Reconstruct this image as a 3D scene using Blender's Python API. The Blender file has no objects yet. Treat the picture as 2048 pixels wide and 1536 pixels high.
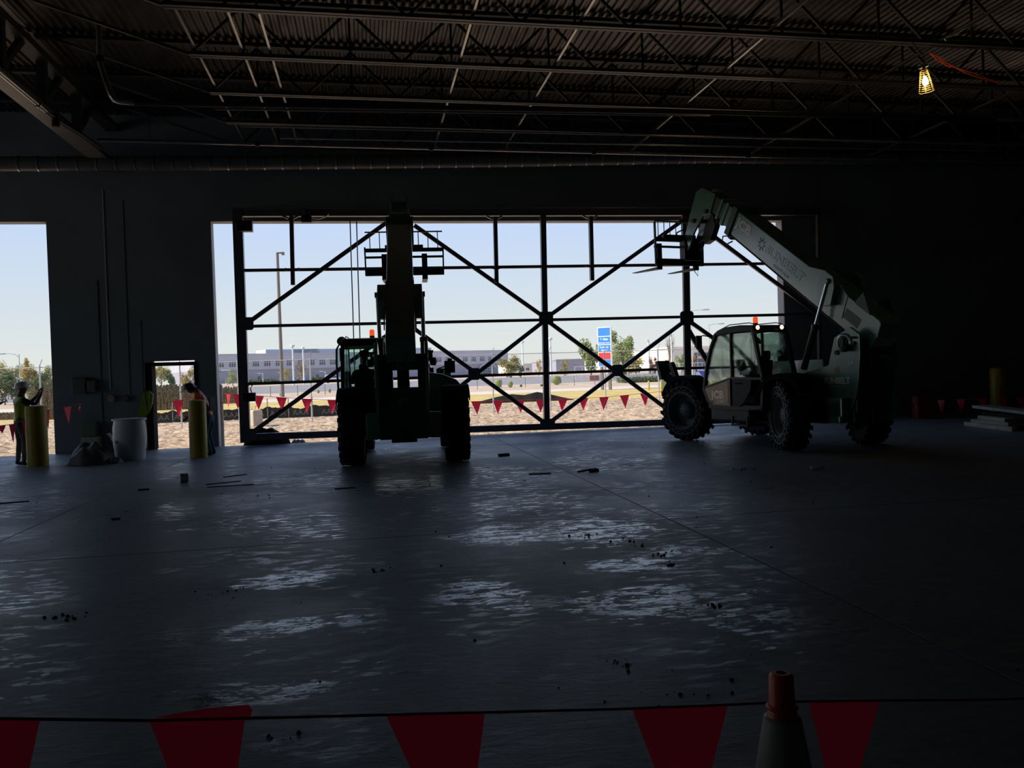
import bpy, bmesh, math, random
from mathutils import Vector, Matrix, noise
random.seed(7)
C = bpy.context.scene.collection
SC = bpy.context.scene
PI = math.pi
# ---------------------------------------------------------------- camera
FPX, YAW, PITCH, ROLL = 1670.0, math.radians(9.82), math.radians(-0.72), math.radians(-1.92)
EYE = Vector((0, 0, 1.6))
_fw = Vector((math.sin(YAW) * math.cos(PITCH), math.cos(YAW) * math.cos(PITCH), math.sin(PITCH)))
_r = Vector((math.cos(YAW), -math.sin(YAW), 0))
_u = _r.cross(_fw)
RT = math.cos(ROLL) * _r + math.sin(ROLL) * _u
UP = -math.sin(ROLL) * _r + math.cos(ROLL) * _u
cam = bpy.data.cameras.new('camera')
cam.sensor_width = 36.0
cam.lens = FPX / 2048 * 36
cam.clip_start = 0.05
cam.clip_end = 3000
camo = bpy.data.objects.new('camera', cam)
C.objects.link(camo)
M = Matrix((RT, UP, -_fw)).transposed().to_4x4()
M.translation = EYE
camo.matrix_world = M
SC.camera = camo

# ---------------------------------------------------------------- light and exposure
SC.view_settings.view_transform = 'Standard'
SC.view_settings.look = 'None'
SC.view_settings.gamma = 1
SC.view_settings.exposure = 0.0
SC.view_settings.use_curve_mapping = False
SC.cycles.max_bounces = 10
SC.cycles.diffuse_bounces = 5
SC.cycles.glossy_bounces = 4
SC.cycles.transparent_max_bounces = 12
SC.cycles.sample_clamp_indirect = 4.0
SC.cycles.use_denoising = True
SC.cycles.caustics_reflective = False
SC.cycles.caustics_refractive = False

world = bpy.data.worlds.new('sky')
SC.world = world
world.use_nodes = True
wn = world.node_tree
wn.nodes.clear()
w_out = wn.nodes.new('ShaderNodeOutputWorld')
w_bg = wn.nodes.new('ShaderNodeBackground')
w_tc = wn.nodes.new('ShaderNodeTexCoord')
w_sep = wn.nodes.new('ShaderNodeSeparateXYZ')
w_rmp = wn.nodes.new('ShaderNodeValToRGB')
cr = w_rmp.color_ramp
cr.elements[0].position = 0.0
cr.elements[0].color = (0.80, 0.80, 0.745, 1)
cr.elements[1].position = 0.9
cr.elements[1].color = (0.16, 0.31, 0.70, 1)
for ps, c in ((0.045, (0.73, 0.79, 0.785, 1)), (0.105, (0.645, 0.745, 0.85, 1)), (0.18, (0.56, 0.70, 0.945, 1)), (0.35, (0.42, 0.60, 0.94, 1))):
    e = cr.elements.new(ps)
    e.color = c
wn.links.new(w_tc.outputs['Generated'], w_sep.inputs[0])
wn.links.new(w_sep.outputs['Z'], w_rmp.inputs[0])
wn.links.new(w_rmp.outputs[0], w_bg.inputs[0])
w_bg.inputs[1].default_value = 1.0
wn.links.new(w_bg.outputs[0], w_out.inputs[0])

sun = bpy.data.lights.new('sun', 'SUN')
sun.energy = 6.5
sun.color = (1.0, 0.93, 0.80)
sun.angle = math.radians(0.55)
suno = bpy.data.objects.new('sun', sun)
C.objects.link(suno)
_az, _el = math.radians(2.0), math.radians(42)     # from the left, a hair behind the wall line
sd = Vector((math.cos(_az) * math.cos(_el), math.sin(_az) * math.cos(_el), -math.sin(_el)))
suno.rotation_euler = sd.to_track_quat('-Z', 'Y').to_euler()
suno.location = (-40, 10, 40)


def portal(x0, x1, z0, z1, y):
    l = bpy.data.lights.new('sky_portal', 'AREA')
    l.shape = 'RECTANGLE'
    l.size, l.size_y = x1 - x0, z1 - z0
    l.cycles.is_portal = True
    o = bpy.data.objects.new('sky_portal', l)
    C.objects.link(o)
    o.location = ((x0 + x1) / 2, y, (z0 + z1) / 2)
    o.rotation_euler = (math.radians(-90), 0, 0)


portal(-3.75, 11.68, 0, 5.62, 22.6)
portal(-20.0, -7.6, 0, 5.62, 22.6)
portal(-5.45, -4.35, 0, 2.2, 22.6)
po = bpy.data.lights.new('sky_portal', 'AREA')      # side doorway in the left wall
po.shape = 'RECTANGLE'
po.size, po.size_y = 9.0, 5.6
po.cycles.is_portal = True
poo = bpy.data.objects.new('sky_portal', po)
C.objects.link(poo)
poo.location = (-24.5, 10.5, 2.8)
poo.rotation_euler = (math.radians(90), 0, math.radians(-90))


# ---------------------------------------------------------------- helpers
def ray(px, py):
    return _fw + RT * ((px - 1024) / FPX) + UP * ((768 - py) / FPX)


def at(px, py, Y):
    d = ray(px, py)
    return EYE + d * (Y / d.y)


def atz(px, py, z=0.0):
    d = ray(px, py)
    return EYE + d * ((z - EYE.z) / d.z)


def terr(y):
    P = [(0, -.12), (40, -.12), (60, 0), (90, .3), (140, .8), (250, 1.4), (900, 1.5)]
    for (a, za), (b, zb) in zip(P, P[1:]):
        if y <= b:
            return za + (zb - za) * (y - a) / (b - a)
    return P[-1][1]


def V(*a):
    return Vector(a)


class MB:
    def __init__(s):
        s.v, s.f = [], []

    def add(s, vs, fs):
        n = len(s.v)
        s.v += [tuple(p) for p in vs]
        s.f += [tuple(i + n for i in q) for q in fs]
        return s

    def hexa(s, p):     # 8 points: bottom 4 (ccw), top 4
        return s.add(p, [(3, 2, 1, 0), (4, 5, 6, 7), (0, 1, 5, 4), (1, 2, 6, 5), (2, 3, 7, 6), (3, 0, 4, 7)])

    def box(s, x0, x1, y0, y1, z0, z1):
        return s.hexa([(x0, y0, z0), (x1, y0, z0), (x1, y1, z0), (x0, y1, z0), (x0, y0, z1), (x1, y0, z1), (x1, y1, z1), (x0, y1, z1)])

    def bar(s, p, q, w, h=None, up=None):
        p, q = Vector(p), Vector(q)
        h = w if h is None else h
        d = (q - p).normalized()
        up = Vector(up or (0, 0, 1))
        if abs(d.dot(up)) > .98:
            up = Vector((0, 1, 0))
        a = d.cross(up).normalized() * (w / 2)
        b = a.normalized().cross(d).normalized() * (h / 2)
        return s.hexa([p - a - b, p + a - b, p + a + b, p - a + b, q - a - b, q + a - b, q + a + b, q - a + b])

    def tube(s, pts, r, n=8, caps=True):
        pts = [Vector(p) for p in pts]
        rs = r if isinstance(r, (list, tuple)) else [r] * len(pts)
        rings = []
        ref = Vector((.3, .2, .93)).normalized()
        for i, p in enumerate(pts):
            d = (pts[min(i + 1, len(pts) - 1)] - pts[max(i - 1, 0)]).normalized()
            a = d.cross(ref)
            if a.length < .05:
                a = d.cross(Vector((1, 0, 0)))
            a.normalize()
            b = d.cross(a).normalized()
            rings.append([p + (a * math.cos(2 * PI * k / n) + b * math.sin(2 * PI * k / n)) * rs[i] for k in range(n)])
        vs = [q for rg in rings for q in rg]
        fs = [(i * n + k, i * n + (k + 1) % n, (i + 1) * n + (k + 1) % n, (i + 1) * n + k) for i in range(len(pts) - 1) for k in range(n)]
        if caps:
            fs += [tuple(range(n))[::-1], tuple((len(pts) - 1) * n + k for k in range(n))]
        return s.add(vs, fs)

    def cyl(s, p, q, r, n=16):
        return s.tube([p, q], r, n)

    def lathe(s, o, ax, prof, n=24, ring=False):    # prof: (radius, distance along axis)
        o, ax = Vector(o), Vector(ax).normalized()
        ref = Vector((0, 0, 1)) if abs(ax.z) < .9 else Vector((1, 0, 0))
        a = ax.cross(ref).normalized()
        b = ax.cross(a)
        vs, fs = [], []
        for r, t in prof:
            for k in range(n):
                vs.append(o + ax * t + (a * math.cos(2 * PI * k / n) + b * math.sin(2 * PI * k / n)) * max(r, .0005))
        for i in range(len(prof) - 1):
            for k in range(n):
                fs.append((i * n + k, i * n + (k + 1) % n, (i + 1) * n + (k + 1) % n, (i + 1) * n + k))
        if ring:
            e = (len(prof) - 1) * n
            fs += [(e + k, e + (k + 1) % n, (k + 1) % n, k) for k in range(n)]
        else:
            fs.append(tuple(range(n))[::-1])
            fs.append(tuple((len(prof) - 1) * n + k for k in range(n)))
        return s.add(vs, fs)

    def prism(s, pts, off):     # polygon pts (3D) extruded by vector off
        pts = [Vector(p) for p in pts]
        off = Vector(off)
        n = len(pts)
        return s.add(pts + [p + off for p in pts], [tuple(range(n))[::-1], tuple(range(n, 2 * n))] + [(i, (i + 1) % n, n + (i + 1) % n, n + i) for i in range(n)])

    def build(s, name, mat, parent=None, smooth=False, bevel=0, kind=None):
        me = bpy.data.meshes.new(name)
        me.from_pydata(s.v, [], s.f)
        bm = bmesh.new()
        bm.from_mesh(me)
        bmesh.ops.recalc_face_normals(bm, faces=bm.faces)
        if bevel:
            es = [e for e in bm.edges if len(e.link_faces) == 2 and e.calc_face_angle(0) > .5]
            bmesh.ops.bevel(bm, geom=es, offset=bevel, segments=2, affect='EDGES', profile=.6)
        bm.to_mesh(me)
        bm.free()
        if smooth:
            me.shade_smooth()
            me.set_sharp_from_angle(angle=math.radians(38))
        if mat:
            me.materials.append(mat)
        o = bpy.data.objects.new(name, me)
        C.objects.link(o)
        if parent:
            o.parent = parent
        if kind:
            o['kind'] = kind
        return o


def tag(o, label, cat, group=None, kind=None):
    o['label'] = label
    o['category'] = cat
    if group:
        o['group'] = group
    if kind:
        o['kind'] = kind
    return o


def thing(name, label, cat, loc=(0, 0, 0), rz=0.0, group=None):
    o = bpy.data.objects.new(name, None)
    o.empty_display_size = .1
    C.objects.link(o)
    o.location = loc
    o.rotation_euler = (0, 0, rz)
    return tag(o, label, cat, group)


def inst(name, src, parent=None, M=None):
    o = bpy.data.objects.new(name, src.data)
    C.objects.link(o)
    o.parent = parent
    if M is not None:
        o.matrix_local = M
    return o


def local(o, root):       # keep world placement for a mesh built in world coordinates
    o.parent = root
    o.matrix_parent_inverse = Matrix.Translation(root.location).inverted() if root.rotation_euler.z == 0 else root.matrix_basis.inverted()
    return o


# ---------------------------------------------------------------- materials
def mat(name, col, rough=.6, metal=0.0, nscale=0, namt=.15, bump=0, bscale=30, emis=None, estr=0, coat=0, spec=None):
    m = bpy.data.materials.new(name)
    m.use_nodes = True
    nt = m.node_tree
    b = nt.nodes['Principled BSDF']
    b.inputs['Base Color'].default_value = (*col, 1)
    b.inputs['Roughness'].default_value = rough
    b.inputs['Metallic'].default_value = metal
    if spec is not None:
        b.inputs['Specular IOR Level'].default_value = spec
    if coat:
        b.inputs['Coat Weight'].default_value = coat
        b.inputs['Coat Roughness'].default_value = .2
        if coat >= 1:
            b.inputs['Coat IOR'].default_value = 1.85
    tc = nt.nodes.new('ShaderNodeTexCoord')
    if nscale:
        nz = nt.nodes.new('ShaderNodeTexNoise')
        nz.inputs['Scale'].default_value = nscale
        nz.inputs['Detail'].default_value = 6
        nt.links.new(tc.outputs['Object'], nz.inputs['Vector'])
        mx = nt.nodes.new('ShaderNodeMix')
        mx.data_type = 'RGBA'
        mx.inputs['A'].default_value = (*[c * (1 - namt) for c in col], 1)
        mx.inputs['B'].default_value = (*[min(1, c * (1 + namt)) for c in col], 1)
        mr = nt.nodes.new('ShaderNodeMapRange')
        mr.inputs[1].default_value, mr.inputs[2].default_value = .3, .7
        nt.links.new(nz.outputs['Fac'], mr.inputs[0])
        nt.links.new(mr.outputs[0], mx.inputs['Factor'])
        nt.links.new(mx.outputs['Result'], b.inputs['Base Color'])
    if bump:
        n2 = nt.nodes.new('ShaderNodeTexNoise')
        n2.inputs['Scale'].default_value = bscale
        n2.inputs['Detail'].default_value = 5
        nt.links.new(tc.outputs['Object'], n2.inputs['Vector'])
        bp = nt.nodes.new('ShaderNodeBump')
        bp.inputs['Strength'].default_value = bump
        bp.inputs['Distance'].default_value = .02
        nt.links.new(n2.outputs['Fac'], bp.inputs['Height'])
        nt.links.new(bp.outputs[0], b.inputs['Normal'])
    if emis:
        b.inputs['Emission Color'].default_value = (*emis, 1)
        b.inputs['Emission Strength'].default_value = estr
    return m


def glass(name, tint, refl=.12):
    m = bpy.data.materials.new(name)
    m.use_nodes = True
    nt = m.node_tree
    nt.nodes.clear()
    o = nt.nodes.new('ShaderNodeOutputMaterial')
    t = nt.nodes.new('ShaderNodeBsdfTransparent')
    t.inputs[0].default_value = (*tint, 1)
    g = nt.nodes.new('ShaderNodeBsdfGlossy')
    g.inputs['Roughness'].default_value = .03
    fr = nt.nodes.new('ShaderNodeFresnel')
    fr.inputs[0].default_value = 1.45
    ml = nt.nodes.new('ShaderNodeMath')
    ml.operation = 'MULTIPLY_ADD'
    ml.inputs[1].default_value = .8
    ml.inputs[2].default_value = refl * .2
    mx = nt.nodes.new('ShaderNodeMixShader')
    nt.links.new(fr.outputs[0], ml.inputs[0])
    nt.links.new(ml.outputs[0], mx.inputs[0])
    nt.links.new(t.outputs[0], mx.inputs[1])
    nt.links.new(g.outputs[0], mx.inputs[2])
    nt.links.new(mx.outputs[0], o.inputs[0])
    return m


def fabric(name, col, trans=.5):       # thin plastic film: lets some light through
    m = bpy.data.materials.new(name)
    m.use_nodes = True
    nt = m.node_tree
    nt.nodes.clear()
    o = nt.nodes.new('ShaderNodeOutputMaterial')
    d = nt.nodes.new('ShaderNodeBsdfPrincipled')
    d.inputs['Base Color'].default_value = (*col, 1)
    d.inputs['Roughness'].default_value = .35
    t = nt.nodes.new('ShaderNodeBsdfTranslucent')
    t.inputs[0].default_value = (*col, 1)
    mx = nt.nodes.new('ShaderNodeMixShader')
    mx.inputs[0].default_value = trans
    nt.links.new(d.outputs[0], mx.inputs[1])
    nt.links.new(t.outputs[0], mx.inputs[2])
    nt.links.new(mx.outputs[0], o.inputs[0])
    return m


K = {}
K['wall'] = mat('wall_concrete', (.235, .26, .275), .8, nscale=.8, namt=.12, bump=.2, bscale=8)
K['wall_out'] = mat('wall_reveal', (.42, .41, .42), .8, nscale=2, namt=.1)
K['deck'] = mat('galvanised_deck', (.125, .118, .11), .38, .85, nscale=1.5, namt=.3)
K['steel'] = mat('primed_steel', (.035, .034, .033), .5, .1, nscale=3, namt=.2)
K['gsteel'] = mat('grey_primed_steel', (.16, .15, .14), .42, .15, nscale=3, namt=.2)
K['galv2'] = mat('wall_conduit', (.75, .75, .75), .3, .1, spec=1.0)
K['galv'] = mat('galvanised_pipe', (.50, .48, .45), .28, .85, nscale=4, namt=.15)
K['frame'] = mat('door_frame_steel', (.15, .15, .18), .35, .3, nscale=4, namt=.2)
K['black'] = mat('black_steel', (.02, .02, .022), .45)
K['green'] = mat('green_paint', (.085, .27, .185), .26, nscale=2, namt=.12, coat=1, spec=1.0, bump=.12, bscale=1.6)
K['dkgreen'] = mat('dark_green_paint', (.03, .085, .06), .4, nscale=2, namt=.15, coat=.2)
K['rubber'] = mat('tyre_rubber', (.022, .022, .022), .75, nscale=12, namt=.4, bump=.3, bscale=30)
K['rim'] = mat('wheel_rim_paint', (.17, .18, .17), .5)
K['chrome'] = mat('chrome_rod', (.8, .8, .8), .12, 1.0)
K['plastic'] = mat('black_plastic', (.018, .018, .02), .5, spec=.3)
K['door'] = mat('cab_door_panel', (.11, .10, .09), .25, nscale=3, namt=.2, coat=.4)
K['glass'] = glass('tinted_glass', (.86, .965, .925))
K['cglass'] = glass('clear_glass', (.93, .97, .95))
K['text'] = mat('decal_white', (.85, .85, .83), .4, coat=1)
K['mud'] = mat('mudguard_rubber', (.012, .012, .013), .9, spec=.1)
K['pad'] = mat('pad_steel', (.26, .22, .20), .6)
K['roofunit'] = mat('roof_screen', (.85, .85, .90), .8)
K['text_dim'] = mat('decal_grey', (.22, .24, .23), .5)
K['sunyellow'] = mat('decal_yellow', (.55, .42, .06), .5)
K['yellow'] = mat('yellow_sleeve', (.50, .37, .02), .45, nscale=2, namt=.15)
K['white'] = mat('white_plastic', (.82, .83, .83), .4, nscale=2, namt=.06)
K['flag'] = fabric('pennant_film', (.78, .035, .08), .45)
K['flagcord'] = mat('pennant_cord', (.45, .03, .03), .5)
K['orange'] = mat('cone_orange', (.65, .09, .03), .4, nscale=4, namt=.2)
K['collar'] = mat('cone_reflective_collar', (.40, .39, .37), .5, nscale=8, namt=.1)
K['skin'] = mat('skin', (.18, .09, .06), .6)
K['skinl'] = mat('skin_light', (.38, .22, .16), .6)
K['vest'] = fabric('hi_vis_yellow', (.42, .55, .03), .35)
K['vesto'] = fabric('hi_vis_orange', (.95, .24, .05), .4)
K['jeans'] = mat('denim', (.05, .09, .15), .85, nscale=12, namt=.3)
K['trousers'] = mat('work_trousers', (.16, .14, .12), .9, nscale=8, namt=.4)
K['shirt'] = mat('dark_shirt', (.03, .03, .035), .9)
K['boot'] = mat('boot_leather', (.03, .02, .015), .7)
K['hatw'] = mat('white_hard_hat', (.75, .75, .75), .3)
K['hatd'] = mat('dark_hard_hat', (.03, .025, .03), .35)
K['reflect'] = mat('reflective_tape', (.6, .6, .6), .3)
K['tarp'] = mat('grey_tarp', (.20, .20, .20), .55, nscale=3, namt=.3, bump=.4, bscale=5)
K['btarp'] = mat('black_tarp', (.012, .012, .013), .8, spec=.2, bump=.4, bscale=4)
K['wood'] = mat('weathered_lumber', (.40, .37, .30), .8, nscale=5, namt=.25, bump=.3, bscale=25)
K['concrete'] = mat('outdoor_concrete', (.52, .45, .37), .9, nscale=6, namt=.12, bump=.2, bscale=20)
K['bark'] = mat('bark', (.22, .16, .11), .9, nscale=8, namt=.3)
K['polew'] = mat('white_pole', (.75, .75, .74), .5)
K['poleb'] = mat('brown_pole', (.17, .14, .12), .6)
K['postg'] = mat('fence_post_galvanised', (.55, .56, .56), .4, .4)
K['bgrey'] = mat('facade_grey', (.46, .46, .53), .8, nscale=.15, namt=.05)
K['bgrey2'] = mat('facade_darker_grey', (.33, .33, .40), .8, nscale=.15, namt=.05)
K['bcream'] = mat('facade_cream', (.80, .74, .66), .8, nscale=.2, namt=.05)
K['bwin'] = mat('window_pane', (.06, .09, .13), .15)
K['bwinf'] = mat('window_bar', (.6, .6, .66), .6)
K['blue'] = mat('sign_blue', (.03, .22, .68), .5)
K['red'] = mat('sign_red', (.65, .03, .04), .5)
K['signw'] = mat('sign_white', (.85, .88, .92), .5)
K['navy'] = mat('sign_navy', (.02, .05, .30), .6)
K['elec'] = mat('transformer_green', (.16, .22, .14), .5)
K['brick'] = mat('red_clay', (.40, .16, .10), .85)


def foliage(name, a, b, ns=1.3):
    m = bpy.data.materials.new(name)
    m.use_nodes = True
    nt = m.node_tree
    bs = nt.nodes['Principled BSDF']
    bs.inputs['Roughness'].default_value = .7
    nz = nt.nodes.new('ShaderNodeTexNoise')
    nz.inputs['Scale'].default_value = ns
    tc = nt.nodes.new('ShaderNodeTexCoord')
    nt.links.new(tc.outputs['Object'], nz.inputs['Vector'])
    rm = nt.nodes.new('ShaderNodeValToRGB')
    rm.color_ramp.elements[0].position, rm.color_ramp.elements[1].position = .35, .65
    rm.color_ramp.elements[0].color = (*a, 1)
    rm.color_ramp.elements[1].color = (*b, 1)
    nt.links.new(nz.outputs['Fac'], rm.inputs[0])
    nt.links.new(rm.outputs[0], bs.inputs['Base Color'])
    tl = nt.nodes.new('ShaderNodeBsdfTranslucent')
    mx = nt.nodes.new('ShaderNodeMixShader')
    mx.inputs[0].default_value = .4
    nt.links.new(rm.outputs[0], tl.inputs[0])
    nt.links.new(bs.outputs[0], mx.inputs[1])
    nt.links.new(tl.outputs[0], mx.inputs[2])
    nt.links.new(mx.outputs[0], nt.nodes['Material Output'].inputs[0])
    return m


K['leaf_green'] = foliage('leaves_green', (.24, .32, .11), (.46, .48, .20))
K['leaf_olive'] = foliage('leaves_olive', (.32, .31, .12), (.55, .46, .20))
K['leaf_dark'] = foliage('leaves_dark', (.08, .12, .05), (.18, .22, .09))
K['leaf_rust'] = foliage('leaves_rust', (.35, .14, .07), (.50, .26, .13))
K['leaf_gold'] = foliage('leaves_gold', (.42, .33, .08), (.60, .46, .15))
K['reed'] = foliage('dry_reed', (.05, .04, .02), (.36, .27, .14), 14)


def ground_mat(name, c1, c2, scale, bump=.5, c3=None, stretch=1.0):
    m = bpy.data.materials.new(name)
    m.use_nodes = True
    nt = m.node_tree
    b = nt.nodes['Principled BSDF']
    b.inputs['Roughness'].default_value = .95
    b.inputs['Specular IOR Level'].default_value = .1
    tc = nt.nodes.new('ShaderNodeTexCoord')
    mp = nt.nodes.new('ShaderNodeMapping')
    mp.inputs['Scale'].default_value = (1, stretch, 1)
    nt.links.new(tc.outputs['Object'], mp.inputs[0])
    nz = nt.nodes.new('ShaderNodeTexNoise')
    nz.inputs['Scale'].default_value = scale
    nz.inputs['Detail'].default_value = 8
    nz.inputs['Roughness'].default_value = .65
    nt.links.new(mp.outputs[0], nz.inputs['Vector'])
    rm = nt.nodes.new('ShaderNodeValToRGB')
    rm.color_ramp.elements[0].position, rm.color_ramp.elements[1].position = .38, .62
    rm.color_ramp.elements[0].color = (*c1, 1)
    rm.color_ramp.elements[1].color = (*c2, 1)
    if c3:
        e = rm.color_ramp.elements.new(.8)
        e.color = (*c3, 1)
    nt.links.new(nz.outputs['Fac'], rm.inputs[0])
    nt.links.new(rm.outputs[0], b.inputs['Base Color'])
    bp = nt.nodes.new('ShaderNodeBump')
    bp.inputs['Strength'].default_value = bump
    bp.inputs['Distance'].default_value = .05
    nt.links.new(nz.outputs['Fac'], bp.inputs['Height'])
    nt.links.new(bp.outputs[0], b.inputs['Normal'])
    return m


K['dirt'] = ground_mat('dirt', (.24, .165, .11), (.64, .48, .34), 4.0, 1.0, (.74, .58, .43))
K['grass'] = ground_mat('dry_grass', (.45, .33, .12), (.58, .44, .18), .6, .4)
K['road'] = ground_mat('pale_road', (.55, .48, .40), (.62, .55, .47), .3, .1)
K['tan'] = ground_mat('tan_earth', (.42, .32, .23), (.55, .43, .33), .4, .2)
K['asphalt'] = ground_mat('asphalt', (.22, .21, .22), (.28, .27, .28), .3, .1)


def floor_material():
    m = bpy.data.materials.new('wet_concrete_slab')
    m.use_nodes = True
    nt = m.node_tree
    N = nt.nodes.new
    L = nt.links.new
    b = nt.nodes['Principled BSDF']
    geo = N('ShaderNodeNewGeometry')
    pos = geo.outputs['Position']

    def noi(scale, sx=1., sy=1., det=5, rough=.55, dist=0.):
        mp = N('ShaderNodeMapping')
        mp.inputs['Scale'].default_value = (sx, sy, 1)
        L(pos, mp.inputs[0])
        n = N('ShaderNodeTexNoise')
        n.inputs['Scale'].default_value = scale
        n.inputs['Detail'].default_value = det
        n.inputs['Roughness'].default_value = rough
        n.inputs['Distortion'].default_value = dist
        L(mp.outputs[0], n.inputs['Vector'])
        return n.outputs['Fac']

    def rng(v, a, b_, c=0., d=1., smooth=True):
        r = N('ShaderNodeMapRange')
        r.interpolation_type = 'SMOOTHSTEP' if smooth else 'LINEAR'
        for i, q in zip((1, 2, 3, 4), (a, b_, c, d)):
            r.inputs[i].default_value = q
        L(v, r.inputs[0])
        return r.outputs[0]

    def mth(op, a, c):
        n = N('ShaderNodeMath')
        n.operation = op
        for i, q in enumerate((a, c)):
            if isinstance(q, (int, float)):
                n.inputs[i].default_value = q
            else:
                L(q, n.inputs[i])
        return n.outputs[0]

    # wet smears: places where tyres dragged water (x, y, radius x, radius y, strength)
    spots = [(-.72, 6.9, .35, .32, 1), (-.8, 5.55, .45, .28, 1), (-.1, 5.6, .35, .3, .7), (.75, 6.1, .42, .45, 1), (-2.6, 4.75, .5, .28, 1.15), (-2.9, 5.6, .6, .3, .8),
             (-.65, 4.45, .55, .25, .9), (.05, 4.6, .4, .35, .5), (2.1, 6.55, .42, .35, 1), (1.3, 8.2, .6, .6, .9), (2.15, 8.1, .7, .8, .9), (2.7, 6.9, .4, .3, .8),
             (1.9, 5.5, .9, .5, .8), (2.5, 4.9, .5, .7, .7), (1.1, 5.6, .5, .4, .6), (-.2, 8.9, .9, .5, .5), (1.5, 10.0, 1.3, 1.1, .6), (-1.2, 9.8, 1.1, .8, .45),
             (0.6, 12.4, 1.1, 1.4, .75), (2.1, 13, 1.1, 1.6, .5), (3.9, 14.2, 1.0, 1.6, .55), (5.6, 14.5, .7, 1.0, .6), (-2.9, 11., .9, 1.6, .4), (-2.9, 6.9, .7, .5, .5), (3.9, 9.0, .6, .4, .5), (0, 7.2, .5, .25, .5)]
    sep = N('ShaderNodeSeparateXYZ')
    L(pos, sep.inputs[0])
    warp = noi(1.4, det=3)
    wx = mth('ADD', sep.outputs[0], mth('MULTIPLY', mth('SUBTRACT', warp, .5), .9))
    wy = mth('ADD', sep.outputs[1], mth('MULTIPLY', mth('SUBTRACT', warp, .5), .6))
    tot = None
    for (x, y, rx, ry, s_) in spots:
        dx = mth('DIVIDE', mth('SUBTRACT', wx, x), rx)
        dy = mth('DIVIDE', mth('SUBTRACT', wy, y), ry)
        d2 = mth('ADD', mth('MULTIPLY', dx, dx), mth('MULTIPLY', dy, dy))
        g = rng(d2, 0, 1.6, s_, 0)
        tot = g if tot is None else mth('MAXIMUM', tot, g)
    tread = noi(4.2, .75, 2.0, 6, .68, .35)
    tread2 = noi(11, .8, 1.8, 5, .7, .2)
    vmp = N('ShaderNodeMapping')
    vmp.inputs['Scale'].default_value = (.8, 2.3, 1)
    vmp.inputs['Rotation'].default_value = (0, 0, .25)
    L(pos, vmp.inputs[0])
    vo = N('ShaderNodeTexVoronoi')
    vo.inputs['Scale'].default_value = 6.5
    vo.inputs['Randomness'].default_value = 1
    L(vmp.outputs[0], vo.inputs['Vector'])
    vs_ = N('ShaderNodeSeparateColor')
    L(vo.outputs['Color'], vs_.inputs[0])
    cell = rng(vs_.outputs[0], .25, .40)
    edge = rng(vo.outputs['Distance'], .50, .38)
    tread3 = noi(26, .9, 1.6, 4, .7, 0)
    fl_ = mth('ADD', mth('ADD', mth('MULTIPLY', tread, .45), mth('MULTIPLY', tread2, .33)), mth('MULTIPLY', tread3, .22))
    flake = rng(fl_, .492, .515)
    core = mth('MAXIMUM', rng(tot, .45, .85), mth('MULTIPLY', cell, edge))
    wet = mth('MULTIPLY', mth('MULTIPLY', flake, core), rng(tot, .05, .55))
    wet = mth('MAXIMUM', wet, mth('MULTIPLY', mth('MULTIPLY', rng(noi(3.6, 1, 2.4, 7, .7, .3), .53, .58), rng(noi(.5), .42, .56)), .45))
    stain = noi(.35, 1, 1, 7, .6, .4)
    fine = noi(9, 1, 1.6, 6, .65)
    base = N('ShaderNodeValToRGB')
    base.color_ramp.elements[0].position, base.color_ramp.elements[1].position = .3, .7
    base.color_ramp.elements[0].color = (.17, .175, .18, 1)
    base.color_ramp.elements[1].color = (.34, .345, .35, 1)
    L(mth('ADD', mth('MULTIPLY', stain, .6), mth('MULTIPLY', fine, .4)), base.inputs[0])
    L(base.outputs[0], b.inputs['Base Color'])
    dry = rng(stain, .35, .65, .56, .42)
    ro = N('ShaderNodeMix')
    ro.data_type = 'FLOAT'
    L(wet, ro.inputs['Factor'])
    L(dry, ro.inputs['A'])
    ro.inputs['B'].default_value = .09
    L(ro.outputs['Result'], b.inputs['Roughness'])
    spc = N('ShaderNodeMix')
    spc.data_type = 'FLOAT'
    L(wet, spc.inputs['Factor'])
    spc.inputs['A'].default_value = .19
    spc.inputs['B'].default_value = .55
    L(spc.outputs['Result'], b.inputs['Specular IOR Level'])
    bp = N('ShaderNodeBump')
    bp.inputs['Strength'].default_value = .45
    bp.inputs['Distance'].default_value = .012
    L(mth('ADD', mth('MULTIPLY', fine, .5), mth('MULTIPLY', tread, .8)), bp.inputs['Height'])
    L(bp.outputs[0], b.inputs['Normal'])
    return m


K['floor'] = floor_material()


# ---------------------------------------------------------------- text
def text_mesh(s, size, bold=.0):
    cu = bpy.data.curves.new('lettering', 'FONT')
    cu.body = s
    cu.size = size
    cu.align_x = 'CENTER'
    cu.align_y = 'CENTER'
    cu.extrude = .002
    cu.offset = bold
    cu.resolution_u = 3
    o = bpy.data.objects.new('lettering', cu)
    C.objects.link(o)
    dg = bpy.context.evaluated_depsgraph_get()
    me = bpy.data.meshes.new_from_object(o.evaluated_get(dg))
    bpy.data.objects.remove(o)
    bpy.data.curves.remove(cu)
    return me


def text_on(s, size, pos, right, up, m, parent=None, bold=0.0, stretch=1.0, name='lettering'):
    me = text_mesh(s, size, bold)
    me.materials.clear()
    me.materials.append(m)
    r = Vector(right).normalized()
    u = Vector(up).normalized()
    n = r.cross(u).normalized()
    Mx = Matrix((r * stretch, u, n)).transposed().to_4x4()
    Mx.translation = Vector(pos)
    me.transform(Mx)
    o = bpy.data.objects.new(name, me)
    C.objects.link(o)
    if parent:
        o.parent = parent
    return o
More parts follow.
